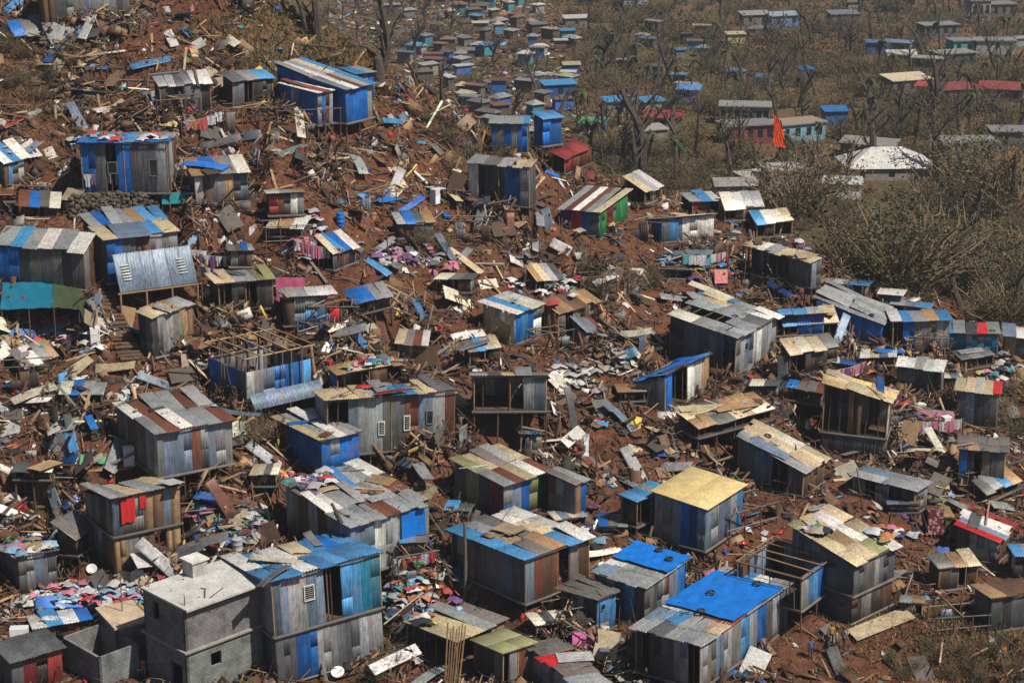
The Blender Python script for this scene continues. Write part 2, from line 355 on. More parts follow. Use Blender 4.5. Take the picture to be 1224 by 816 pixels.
S('the blue-tarp house', 'long house with bright blue tarp over a patched metal roof', (754, 748), (840, 773), (961, 693), 52, 22, 'R', 'ggGg/cgts/prgw/gtgg/gsgg/gwtg', 'kdGgk', 'gusgutgbGgs', tarp=(0.02, 1.02, .34, .90, 'B'))
S('the unfinished frame', 'unroofed shack with bare timber beams and blue wall panels', (884, 668), (962, 691), (1003, 663), 40, 30, 'N', None, 'kkk', 'gtbg', tall=0)
S('the striped tan roof', 'house with tan, green and white striped roof over a lower storey', (950, 625), (1022, 676), (1066, 648), 38, 0, 'L', 'ccow/cmwc/ocwc', 'GGuG', 'GugG', low=34, lowl='G', lowr='dudn', cloth=8)
S('the red and white roof', 'shack with red, white and grey sheet roof', (1140, 627), (1195, 649), (1217, 626), 26, 4, 'L', 'Rswwp', 'Ggg', 'nn', dm=2.2)
S('the white and blue striped roof', 'large shack with white, tan and blue sheet roof', (535, 632), (628, 671), (711, 642), 52, 14, 'L', 'tumtw/tmucw/tguww', 'duGusG', 'srnrkun')
S('the rust and blue shack', 'shack with patched rust roof and blue door panels', (537, 551), (601, 581), (660, 561), 42, 4, 'L', 'grcwr/ocugc', 'uoGp', 'bsbov')
S('the narrow annex', 'narrow brown annex beside the rust and blue shack', (652, 567), (688, 580), (703, 572), 40, 4, 'L', 'ug', 'uG', 'mb')
S('the open platform hut', 'open timber hut with thin grey roof on stilts', (578, 440), (562, 450), (655, 445), 42, 28, 'L', 'gGcgu', 'u', 'kkkkgs', mu=4.2)
S('the little blue-door shed', 'small grey-roofed shed with bright blue side', (664, 703), (713, 718), (741, 705), 40, 10, 'L', 'uuu', 'dGd', 'ttt', win=[('R', .3, .7, .35, .4, 'hole')])
S('the half-tarped shack', 'shack with grey roof half covered by blue tarp', (705, 684), (772, 704), (825, 668), 46, 8, 'R', 'ggs/ggw/ggg', 'Gobtd', 'uGgsb', tarp=(0.0, 1.0, .45, 1.0, 'B'))
S('the olive-roofed hut', 'hut with pale olive roof and an orange mat on top', (560, 765), (600, 782), (643, 767), 46, 4, 'L', 'panel:o', 'ddu', 'kgru')
S('the red-sheet roof', 'grey plank roof with one bright red sheet at the bottom edge', (628, 772), (690, 822), (730, 816), 40, 4, 'R', 'guRu', 'gg', 'gg')
S('the junk-topped shed', 'low shed with junk piled on its tan roof', (480, 745), (545, 768), (608, 738), 40, 4, 'L', 'ccgu', 'kk', 'kkm', cloth=10)
S('the curved dark wall', 'dark sheet-walled enclosure at the slope foot beside the weeds', (1160, 700), (1185, 716), (1250, 706), 40, 2, 'L', 'mnn', 'GG', 'GdGGG')
S('the blue-trimmed hut', 'grey hut with tan roof trimmed blue', (1147, 520), (1144, 537), (1206, 541), 42, 4, 'L', 'umuuu/uuuuu', 'b', 'bdkuGu')
S('the red-cornered hut', 'hut with cream and red sheet roof among clothes', (1146, 453), (1140, 467), (1197, 471), 40, 4, 'L', 'ccfcR', 'G', 'GsGGu')
S('the white-roofed low hut', 'low dark hut with white ribbed roof', (1074, 427), (1071, 438), (1128, 444), 30, 3, 'L', 'wwgww', 'G', 'GGGGd')
S('the dark teal shed', 'dark teal sheet shed at the edge of the settlement', (1132, 386), (1128, 398), (1197, 400), 26, 4, 'L', 'tgdRg', 'e', 'eeee')
S('the light blue awning hut', 'hut with light blue and white awning roof', (1070, 374), (1066, 384), (1136, 380), 34, 4, 'L', 'wtgmt', 'n', 'kbuug', dm=.4, mu=4)
S('the long cream roof', 'long open shelter with curved cream roof', (890, 286), (886, 293), (964, 315), 30, 4, 'L', 'cfgccc', 'k', 'kkkkuu')
S('the cream-piled roof', 'low shack with cream sheets piled on its roof', (938, 408), (944, 424), (1000, 413), 26, 4, 'L', 'cfcu', 'dd', 'kdd')
S('the broken blue roof', 'sagging shack with broken light blue and cream roof', (884, 366), (920, 378), (990, 376), 24, 4, 'L', 'ttcct', 'bb', 'kkbb', mu=3.5)
S('the blue-fringed roof', 'narrow roof of blue and tan sheets sagging over dark shelter', (930, 382), (936, 390), (1000, 402), 18, 4, 'L', 'ttgc', 'd', 'kkkk')
S('the clothes-topped wall shack', 'grey low shack with bright clothes heaped over its top', (-20, 655), (18, 668), (74, 662), 44, 3, 'L', 'ggG', 'G', 'GgsGG', cloth=26)
S('the tall narrow shack', 'tall narrow shack with plank roof beside the dirt stairs', (166, 372), (182, 381), (231, 363), 48, 6, 'L', 'cmg', 'dG', 'dgum')
S('the patchwork low hut', 'low hut of mixed panels under a blue-striped tarp roof', (212, 182), (230, 211), (300, 207), 34, 4, 'L', 'mBgf', 'ud', 'wnugmGs', mu=5.5)
S('the tiny red-door hut', 'tiny hut with white and tan roof and red panel', (308, 222), (318, 232), (366, 230), 26, 4, 'L', 'wgm', 'p', 'prGwg', mu=3)
S('the blue-door hut', 'small hut with white roof and blue door amid rubble', (572, 362), (616, 376), (652, 362), 36, 4, 'L', 'wtfw', 'cf', 'Btbw', cloth=8)
S('the rubbish-roofed hut', 'hut with tan frame and rubbish heaped on its roof', (648, 362), (668, 376), (714, 356), 28, 4, 'L', 'mnm', 'nn', 'ukonu', cloth=10)
S('the dark red shed', 'small shed with dark red roof on the ridge', (660, 182), (676, 190), (708, 178), 18, 4, 'L', 'ppp', 'kk', 'prr')
S('the grey ridge lean-to', 'low lean-to with cream and grey sheets along the ridge', (760, 222), (772, 230), (812, 234), 14, 3, 'L', 'cgw', 'k', 'kuk')
S('the ridge-edge shed', 'low shed with pale blue roof at the ridge edge', (812, 230), (826, 242), (864, 240), 14, 3, 'L', 'gtw', 'k', 'pnk')
S('the white ridge roof', 'long low white roof along the ridge edge', (858, 240), (866, 250), (908, 258), 14, 3, 'L', 'fwgg', 'm', 'kuru')
S('the pale arch roof', 'low hut with pale blue and cream roof beside scrub', (900, 262), (904, 268), (946, 276), 16, 3, 'L', 'twfc', 'd', 'kdkk')
S('the cluttered pale roof', 'low roof of pale pink and blue sheets behind the long grey roof', (972, 330), (978, 338), (1034, 346), 14, 3, 'L', 'mwst', 'd', 'kdd', dm=.4, mu=4)
S('the back-row white roof', 'small white-roofed hut in the back row below the scrub', (1042, 344), (1048, 352), (1078, 356), 16, 3, 'L', 'ww', 'e', 'nee', dm=.4, mu=4)
S('the back-row blue roof', 'small hut with steel blue roof in the back row', (1056, 356), (1062, 364), (1110, 370), 14, 3, 'L', 'gst', 'e', 'kte', dm=.4, mu=4)
S('the pale end roof', 'shed with pale grey-blue roof at the far edge', (1200, 390), (1198, 402), (1250, 404), 26, 4, 'L', 'sws', 'G', 'mGGG')
S('the hillside rubble hut', 'collapsed dark hut among rubble below the ridge grass', (180, 96), (190, 104), (250, 108), 34, 3, 'L', 'gGw', 'k', 'dkkGGd')
S('the leaning grey hut', 'leaning dark grey hut beside the blue ridge annex', (262, 88), (276, 98), (328, 92), 30, 3, 'L', 'Ggt', 'd', 'Gkdd')
S('the half-buried hut', 'half-buried hut of grey sheets at the photo edge', (-10, 185), (4, 196), (52, 196), 30, 2, 'L', 'wtw', 'd', 'ntuwn')
S('the clothesline hut', 'dark open hut hung with clothes above the roofless shack', (246, 328), (258, 340), (330, 334), 34, 3, 'L', 'cgo', 'd', 'kdkd')
S('the pink-blanket hut', 'low hut with pale blue sheet wall and pink blanket', (330, 346), (336, 356), (404, 352), 34, 3, 'L', 'gw', 'd', 'nstst')
S('the clothes-rail hut', 'small open hut with clothes and a white basin on its roof', (392, 440), (402, 448), (482, 434), 22, 4, 'L', 'mcm', 'b', 'kknk', cloth=14)
S('the collapsed platform', 'flattened timber platform of broken boards on stilts', (806, 492), (834, 512), (926, 488), 12, 24, 'L', 'mucf/cumm', 'k', 'kkk')
S('the sunken block room', 'roofless concrete block room at the bottom edge', (70, 762), (118, 786), (168, 770), 34, 2, 'N', None, '', '', kind='blockroom')
S('the flat-slab room', 'small concrete room with tan slab roof beside the block house', (118, 728), (138, 752), (178, 742), 20, 8, 'N', 'slab', '', '', kind='block')
S('the tin-clad corner shack', 'dark corner shack with a sagging blue-striped sheet roof', (30, 738), (40, 752), (112, 742), 20, 6, 'L', 'wtwb', 'd', 'nrnrn')
S('the green canopy hut', 'dark sheet hut below the tin-clad corner shack', (-12, 770), (10, 792), (78, 772), 40, 2, 'L', 'GGGG', 'G', 'Gpdp')
S('the fenced corner hut', 'low grey-brown hut below the red and white roof', (1112, 664), (1122, 680), (1170, 672), 26, 3, 'L', 'umc', 'n', 'nGkn')
S('the blue corner hut', 'small hut with light blue roof at the settlement edge', (1206, 652), (1212, 664), (1250, 662), 30, 3, 'L', 'tgt', 'd', 'ddn')
LEAN = [(1085, 408, 40), (1112, 452, 34), (1030, 428, 44), (985, 432, 36), (935, 462, 44), (896, 462, 36), (1062, 604, 40), (1112, 618, 30), (858, 628, 34), (716, 628, 34), (664, 622, 36), (640, 748, 38), (478, 648, 30), (300, 566, 34), (96, 645, 40), (14, 562, 46), (88, 108, 40), (18, 44, 40),
        (318, 272, 44), (400, 304, 44), (428, 362, 46), (474, 268, 46), (520, 334, 42), (700, 398, 42), (640, 336, 44), (786, 322, 44), (832, 362, 34), (740, 470, 34), (530, 610, 30), (1180, 590, 44), (1210, 500, 40), (1150, 430, 40), (690, 560, 30), (270, 300, 30), (560, 420, 40), (1075, 720, 30), (620, 520, 30), (860, 420, 30), (30, 440, 44), (70, 470, 50), (1040, 380, 34), (20, 245, 50), (470, 410, 40)]
_lr = random.Random(3)
for px_, py_, w_ in LEAN:
    rf_ = ''.join(_lr.choice('ggwcfmutsGGrb') for _ in range(_lr.randint(2, 4)))
    near_ = min((q for q in SPECS if not q.get('lean')), key=lambda q: (q['F'][0]-px_)**2+(q['F'][1]-py_)**2)['handle']
    S(near_, f'low collapsed lean-to with {CNAME[rf_[0]]} and {CNAME[rf_[1]]} sheets near {near_}', (px_+_lr.randint(-12, 4), py_-_lr.randint(8, 14)), (px_, py_), (px_+w_, py_+_lr.randint(-8, 6)), _lr.randint(9, 19), 3, 'L', rf_, _lr.choice(['k', 'd', 'n']), ''.join(_lr.choice('kkdnGu') for _ in range(3)), lean=True, mu=3.2)
#@@END
HOUSES = []
for sp in SPECS:
    fx, fy = sp['F']; tot = sp['h']+sp.get('low', 0)+sp['s']
    G = hit_base(fx, fy+tot)
    yF = G.y; f0 = at_y(fx, fy, yF); zF = f0.z
    zfl = at_y(fx, fy+sp['h'], yF).z; zlow = at_y(fx, fy+sp['h']+sp.get('low', 0), yF).z
    best = None
    for dz in ([0] if sp['axis'] == 'N' else np.arange(-max(1.3, sp.get('dm', 1.3)), sp.get('dm', 1.3)+.01, .05)):
        dL, dR = (dz, 0) if sp['axis'] == 'L' else (0, dz)
        u = at_z(*sp['L'], zF+dL)-f0; v = at_z(*sp['R'], zF+dR)-f0; u.z = v.z = 0
        ang = math.degrees(u.angle(v)); ang = abs(ang-90)
        # walls must face the camera: u to the left, v to the right
        cost = ang + 6*abs(dz) + (0 if u.length > 1.6 else 60) + max(0, u.length-9)*10
        if best is None or cost < best[0]: best = (cost, dz, u.copy(), v.copy(), ang)
    cost, dz, u, v, ang = best
    lu, lv = max(1.8, min(u.length, sp.get('mu', 10))), max(1.8, min(v.length, 13))
    a_u, a_v = math.atan2(u.y, u.x), math.atan2(v.y, v.x)
    d = (a_u-a_v) % (2*math.pi); ex = d-math.pi/2
    # keep the longer edge's heading more exactly
    wgt = lu/(lu+lv); a_v += ex*wgt; a_u -= ex*(1-wgt)
    u = Vector((math.cos(a_u), math.sin(a_u), 0)); v = Vector((math.cos(a_v), math.sin(a_v), 0))
    sp.update(f0=f0, u=u, v=v, lu=lu, lv=lv, dz=dz, zF=zF, zfl=zfl, zlow=zlow, ang=ang)
    HOUSES.append(sp)

# ------------------------------------------------------------------ terrain grid with the terraces cut for the houses
GX = np.arange(-80, 80.01, .25); GY = np.arange(116, 250.01, .25)
XX, YY = np.meshgrid(GX, GY)
T = base_h(XX, YY)
for sp in HOUSES:
    if sp['s'] > 10: continue
    dx = XX-sp['f0'].x; dy = YY-sp['f0'].y
    a = dx*sp['u'].x+dy*sp['u'].y; b = dx*sp['v'].x+dy*sp['v'].y
    dist = np.hypot(np.maximum(np.maximum(-a, a-sp['lu']), 0), np.maximum(np.maximum(-b, b-sp['lv']), 0))
    T = np.maximum(T, np.minimum(min(sp['zlow'], sp['zfl'])-.25-1.1*np.clip(dist-.3, 0, None), T+2.6))
for sp in HOUSES:
    dx = XX-sp['f0'].x; dy = YY-sp['f0'].y
    a = dx*sp['u'].x+dy*sp['u'].y; b = dx*sp['v'].x+dy*sp['v'].y
    oa = np.maximum(np.maximum(-a, a-sp['lu']), 0); obb = np.maximum(np.maximum(-b, b-sp['lv']), 0)
    dist = np.hypot(oa, obb); lim = min(sp['zlow'], sp['zfl'])-.15+1.25*np.clip(dist-.35, 0, None)
    T = np.minimum(T, lim)
DHm = np.full(T.shape, 9.)
for sp in HOUSES:
    dx = XX-sp['f0'].x; dy = YY-sp['f0'].y; a = dx*sp['u'].x+dy*sp['u'].y; b = dx*sp['v'].x+dy*sp['v'].y
    DHm = np.minimum(DHm, np.hypot(np.maximum(np.maximum(-a, a-sp['lu']), 0), np.maximum(np.maximum(-b, b-sp['lv']), 0)))
SURF = T.copy(); SID = np.full(T.shape, -1)
for i, sp in enumerate(HOUSES):
    dx = XX-sp['f0'].x; dy = YY-sp['f0'].y
    a = dx*sp['u'].x+dy*sp['u'].y; b = dx*sp['v'].x+dy*sp['v'].y
    ins = (a > 0) & (a < sp['lu']) & (b > 0) & (b < sp['lv'])
    if sp['roof'] is None: SID[ins] = i; continue
    fr = a/sp['lu'] if sp['axis'] == 'L' else b/sp['lv']
    zz = sp['zF']+sp['dz']*fr+.10; k = ins & (zz > SURF); SURF[k] = zz[k]; SID[ins] = i
def grid_at(Gd, x, y):
    fx = np.clip((np.asarray(x)-GX[0])/.25, 0, len(GX)-1.001); fy = np.clip((np.asarray(y)-GY[0])/.25, 0, len(GY)-1.001)
    i = fx.astype(int); j = fy.astype(int); fx = fx-i; fy = fy-j
    return (Gd[j, i]*(1-fx)+Gd[j, i+1]*fx)*(1-fy)+(Gd[j+1, i]*(1-fx)+Gd[j+1, i+1]*fx)*fy
def sid_at(x, y):
    i = np.clip(np.round((np.asarray(x)-GX[0])/.25).astype(int), 0, len(GX)-1); j = np.clip(np.round((np.asarray(y)-GY[0])/.25).astype(int), 0, len(GY)-1)
    return SID[j, i]
def ground(x, y):
    x = np.asarray(x, float); y = np.asarray(y, float)
    ins = (x > -79.5) & (x < 79.5) & (y > 116.5) & (y < 249.5)
    return np.where(ins, grid_at(T, x, y), base_h(x, y))
def gz(x, y): return float(ground(x, y))
def surf_hits(px, py, Gd=None, far=False):
    """first surface hit (ground or roof) of camera rays, vectorised"""
    Gd = SURF if Gd is None else Gd
    px = np.asarray(px, float); py = np.asarray(py, float)
    dx = (px-CX)/FPX; dyy = (CY-py)/FPX; d1 = cP+dyy*sP; d2 = -sP+dyy*cP
    ys = np.arange(118, 248, .2); t = ys[None, :]/d1[:, None]
    X = dx[:, None]*t; Z = CAMZ+d2[:, None]*t; H = grid_at(Gd, X, np.broadcast_to(ys, X.shape))
    below = Z < H; k = np.argmax(below, 1); ok = below.any(1); r = np.arange(len(px))
    return X[r, k], ys[k], H[r, k], ok
def valley_pt(px, py):
    d = raydir(px, py); ys = np.arange(236, 1500, .5); t = ys/d[1]; hh = ground(d[0]*t, ys); k = np.argmax(CAMZ+d[2]*t < hh)
    return Vector((d[0]*t[k], ys[k], float(hh[k])))

# ground sheet
xs = np.concatenate([-np.geomspace(8000, 80, 26), np.arange(-79.5, 79.6, .5), np.geomspace(80, 8000, 26)])
ys_ = np.concatenate([np.array([-4000, -1500, -500, -100, 0, 40, 70, 90, 100, 108, 113]), np.arange(116.5, 249.6, .5), np.arange(251, 480, 3), np.geomspace(482, 12000, 50)])
TX, TY = np.meshgrid(xs, ys_); TZ = ground(TX, TY)
nxx, nyy = len(xs), len(ys_)
idx = np.arange(nxx*nyy).reshape(nyy, nxx)
Fq = np.stack([idx[:-1, :-1], idx[:-1, 1:], idx[1:, 1:], idx[1:, :-1]], -1).reshape(-1, 4)
veg = np.clip((TY-crest_y(TX)+4)/10, 0, 1)*.75
gr = np.exp(-(((TX+21)/8)**2+((TY-207)/9)**2)); veg = np.maximum(veg, gr*.7)
veg = np.maximum(veg, .35*np.exp(-(((TX-38)/8)**2+((TY-138)/6)**2)))
cc = np.zeros((nxx*nyy, 3)); cc[:, 0] = veg.ravel()
tag(ob('ground', np_mesh('ground', np.stack([TX, TY, TZ], -1).reshape(-1, 3), Fq, M_SOIL, cc, smooth=True)), kind='structure')

# ------------------------------------------------------------------ house builder
LANDMARKS = []
def corr_for(w): return CORR[max(2, min(6, int(round(w/.22))))]
def put_window(root, parent_name, o, ex, n, w, h, kind):
    """o: lower-left corner (root-local), ex unit along wall, n outward normal"""
    ez = Vector((0, 0, 1)); wn_ = 'window'
    fr = MB(); t = .07
    def q(a, b, c, d, z0, z1):
        P = lambda x, y, z: o+ex*x+ez*y+n*z
        fr.prism([P(a, c, z0), P(b, c, z0), P(b, d, z0), P(a, d, z0)], [P(a, c, z1), P(b, c, z1), P(b, d, z1), P(a, d, z1)])
    if kind != 'hole':
        q(0, w, 0, t, .0, .06); q(0, w, h-t, h, .0, .06); q(0, t, t, h-t, .0, .06); q(w-t, w, t, h-t, .0, .06)
    else:
        q(-.04, w+.04, -.05, 0, .0, .05)
    f = ob('window', fr.mesh('window_frame', M_PAINT), root, PAL['w'] if kind == 'louvre' else PAL['u'])
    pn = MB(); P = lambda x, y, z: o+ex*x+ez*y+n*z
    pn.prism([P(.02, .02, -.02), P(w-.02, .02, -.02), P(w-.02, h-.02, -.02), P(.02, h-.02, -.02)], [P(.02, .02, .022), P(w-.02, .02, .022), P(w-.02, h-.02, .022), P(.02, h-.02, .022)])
    ob('pane', pn.mesh('pane', M_GLASS_SHADE), f)  # uncut openings get this dark sheet as painted shade; other windows, glass
    if kind == 'louvre':
        ns = 7; sh = (h-2*t)/ns
        for k in range(ns):
            c = P(t, t+sh*(k+.12), .045)
            ob('slat', FLATP, f, PAL['w'], axes(c, ex*(w-2*t), (ez*.82-n*.25)*sh, (n*.9+ez*.25)))
def wall_run(root, p0, p1, z0, zt0, zt1, seq, nrm, sub=True, wname='wall', hole_bot=None):
    """p0->p1 root-local XY; panels of the colours in seq, k = open"""
    p0 = Vector((p0.x, p0.y, 0)); p1 = Vector((p1.x, p1.y, 0)); d = p1-p0; L = d.length; ex = d/L; ez = Vector((0, 0, 1))
    ws = []
    for ch in seq:
        n_ = max(1, round(L/len(seq)/.68))
        ws += [(ch, random.uniform(.8, 1.25)) for _ in range(n_)]
    tot = sum(w for _, w in ws); x = 0; segs = []
    for ch, w in ws: segs.append((ch, x, x+w/tot*L)); x += w/tot*L
    # studs and rails behind the sheets: one frame mesh
    mb = MB(); zt = lambda s: zt0+(zt1-zt0)*s/L
    for s in [0.04]+[sg[2]-.04 for sg in segs][::2]+[L-.04]:
        a = p0+ex*s-nrm*.06; mb.bar((a.x, a.y, z0), (a.x, a.y, zt(s)-.02), .08)
    for fz in (.0, .97):
        a = p0-nrm*.06; b = p1-nrm*.06
        mb.bar((a.x, a.y, z0+.05+(zt0-z0-.1)*fz), (b.x, b.y, z0+.05+(zt1-z0-.1)*fz), .08)
    run = [sg for sg in segs if sg[0] != 'k']
    w_ = ob(wname, mb.mesh('wall_frame', M_WOOD), root, PAL['n'])
    for ch, a, b in run:
        c = PAL[ch]; w = b-a+.05; top = min(zt(a), zt(b))-.03; bot = z0-random.uniform(0, .12)
        o = p0+ex*(a-.025)+nrm*random.uniform(.012, .05); hh = top-bot
        me = corr_for(w) if ch not in 'nmcf' or random.random() < .3 else FLAT
        tilt = random.uniform(-.012, .012)
        def sheet(zb, zh, off, cc_):
            ez2 = (ez+ex*tilt).normalized(); ex2 = (ex-ez*tilt).normalized()
            ob('wall_panel', me, w_, shade(cc_, .32), axes(Vector((o.x, o.y, zb))+nrm*off, ex2*w, ez2*zh, nrm))
        if hh > 1.9 and random.random() < .22:
            k = random.uniform(.35, .65)
            sheet(bot, hh*k+.08, 0, c); sheet(bot+hh*k, hh*(1-k), .03, c if random.random() < .75 else PAL[random.choice('ggsur')])
        else: sheet(bot, hh, 0, c)
    return w_
def roof_sheets(root, roof, o, ec, lc, es, ls, nrm):
    """o corner; ec across direction (columns, length lc), es slope direction (rows, length ls)"""
    rows = sp_rows = roof['rows']; deck = roof['ob']; nr = len(rows)
    for r, row in enumerate(rows):
        nc_ = []
        for ch in row: nc_ += [ch]*max(1, round(lc/len(row)/.95))
        x = 0; wt = [random.uniform(.85, 1.15) for _ in nc_]; tt = sum(wt)
        for ch, w in zip(nc_, wt):
            w = w/tt*lc; x0 = x; x += w
            if ch == 'k': continue
            y0 = ls*r/nr-(.12 if r else .08)+random.uniform(-.22, .1); y1 = ls*(r+1)/nr+random.uniform(-.05, .25)
            zo = .06+.02*r*(1 if roof['up'] else -1)+.02*(nr if not roof['up'] else 0)+random.uniform(0, .018)
            tl = random.gauss(0, .03); ec2 = (ec+es*tl).normalized(); es2 = (es-ec*tl).normalized()
            lift = random.random() < .14 and not roof.get('tarp')
            n2 = nrm; 
            if lift: es2 = (es2+nrm*random.uniform(.03, .1)).normalized(); n2 = ec2.cross(es2).normalized(); n2 = n2 if n2.z > 0 else -n2
            ob('roof_sheet', corr_for(w+.08), deck, shade(PAL[ch], .16), axes(o+ec2*(x0-.04)+es*y0+nrm*zo, ec2*(w+.08), es2*(y1-y0), n2))
def build_block(sp, root, roof=True):
    """concrete block storeys with window openings"""
    u, v, lu, lv = sp['u'], sp['v'], sp['lu'], sp['lv']; z = Vector((0, 0, 1)); zF = sp['zF']-root.location.z
    levels = [(sp['zfl']-root.location.z, zF, 0)]
    if sp.get('low'): levels.append((sp['zlow']-root.location.z-.6, sp['zfl']-root.location.z, 1))
    elif sp['s']: levels[0] = (levels[0][0]-1.0, zF, 0)
    grey = (.20, .195, .19)
    def wall(p0, ex, L, z0, z1, holes, nrm, name='wall'):
        xs_ = sorted({0, L, *[h[0] for h in holes], *[h[1] for h in holes]}); zs = sorted({z0, z1, *[h[2] for h in holes], *[h[3] for h in holes]})
        me = bpy.data.meshes.new('block_wall'); V = []; Fc = []; UV = []
        for i in range(len(xs_)-1):
            for j in range(len(zs)-1):
                a, b, c, d = xs_[i], xs_[i+1], zs[j], zs[j+1]; mx, mz = (a+b)/2, (c+d)/2
                if any(h[0] < mx < h[1] and h[2] < mz < h[3] for h in holes): continue
                m = MB(); P = lambda s, q, k: p0+ex*s+z*q-nrm*k
                m.prism([P(a, c, .2), P(b, c, .2), P(b, c, 0), P(a, c, 0)], [P(a, d, .2), P(b, d, .2), P(b, d, 0), P(a, d, 0)])
                o = len(V); V += m.v; Fc += [tuple(q+o for q in f) for f in m.f]
        me.from_pydata([tuple(q) for q in V], [], Fc); uvl = me.uv_layers.new(name='UVMap')
        for lp in me.loops:
            co = me.vertices[lp.vertex_index].co; uvl.data[lp.index].uv = (ex.dot(co-p0)+nrm.dot(co-p0), co.z)
        me.materials.append(M_BLOCK)
        return ob(name, me, root, shade(grey, .06))
    nu, nv = -v, -u
    for (z0, z1, lv_) in levels:
        H = z1-z0
        big = sp.get('low')
        hL = [(lu*.62, lu*.78, z0+H*.42, z0+H*.85)] if big and lv_ == 0 else []
        hR = []
        if big and lv_ == 0: hR = [(lv*.86, lv*.95, z0+H*.45, z0+H*.82)]+[(lv*k, lv*k+.14, z0+H*.72, z0+H*.72+.14) for k in (.08, .25, .33, .42, .7)]
        if big and lv_ == 1: hR = [(lv*.25, lv*.36, z0+H*.6, z0+H*.82)]; hL = [(lu*.12, lu*.4, z0, z0+H*.72)]
        O = Vector((0, 0, 0))
        wall(O, u, lu, z0, z1-.004, hL, nu); wall(O, v, lv, z0, z1-.004, hR, nv)
        wall(O+u*lu, v, lv, z0, z1-.004, [], -nv); wall(O+v*lv, u, lu, z0, z1-.004, [], -nu)
        if lv_ == 0 and big:
            m = MB(); o = .22; zz = z0
            A, B_, C_, D_ = [O-u*o-v*o, O+u*(lu+o)-v*o, O+u*(lu+o)+v*(lv+o), O-u*o+v*(lv+o)]
            m.prism([p+z*(zz-.12) for p in (A, B_, C_, D_)], [p+z*(zz+.02) for p in (A, B_, C_, D_)])
            ob('ledge', m.mesh('ledge', M_CONC), root, (.36, .34, .31))
    if roof:
        m = MB(); o = .12; o2 = .5 if sp.get('low') else .12; O = Vector((0, 0, 0))
        A, B_, C_, D_ = [O-u*o2-v*o, O+u*(lu+o)-v*o, O+u*(lu+o)+v*(lv+o), O-u*o2+v*(lv+o)]
        m.prism([p+z*zF for p in (A, B_, C_, D_)], [p+z*(zF+.16) for p in (A, B_, C_, D_)])
        rf = ob('roof', m.mesh('roof_slab', M_CONC), root, (.40, .39, .37) if sp.get('low') else (.42, .32, .22))
        if sp.get('low'):
            for a_, b_ in ((.3, .3), (lu-.3, .3), (lu-.3, lv-.3), (.3, lv-.3), (lu*.5, lv-.3)):
                for k_ in range(3): beam('rebar', root, u*(a_+.1*k_)+v*(b_+.05*k_)+z*(zF+.15), u*(a_+.1*k_)+v*(b_+.05*k_)+z*(zF+.75+.1*k_), .03, PAL['r'])
            m = MB(); c = u*(lu*.75)+v*(lv*.42)
            q = [c, c+v*1.3, c+v*1.3+u*1.3, c+u*1.3]; m.prism([p+z*(zF+.163) for p in q], [p+z*(zF+1.25) for p in q])
            ob('roof_turret', m.mesh('roof_turret', M_CONC), rf, (.56, .54, .50))
            m = MB(); e = .12; q = [c-u*e-v*e, c+v*(1.3+e)-u*e, c+v*(1.3+e)+u*(1.3+e), c+u*(1.3+e)-v*e]
            m.prism([p+z*(zF+1.253) for p in q], [p+z*(zF+1.37) for p in q]); ob('turret_cap', m.mesh('turret_cap', M_CONC), rf, (.62, .60, .56))
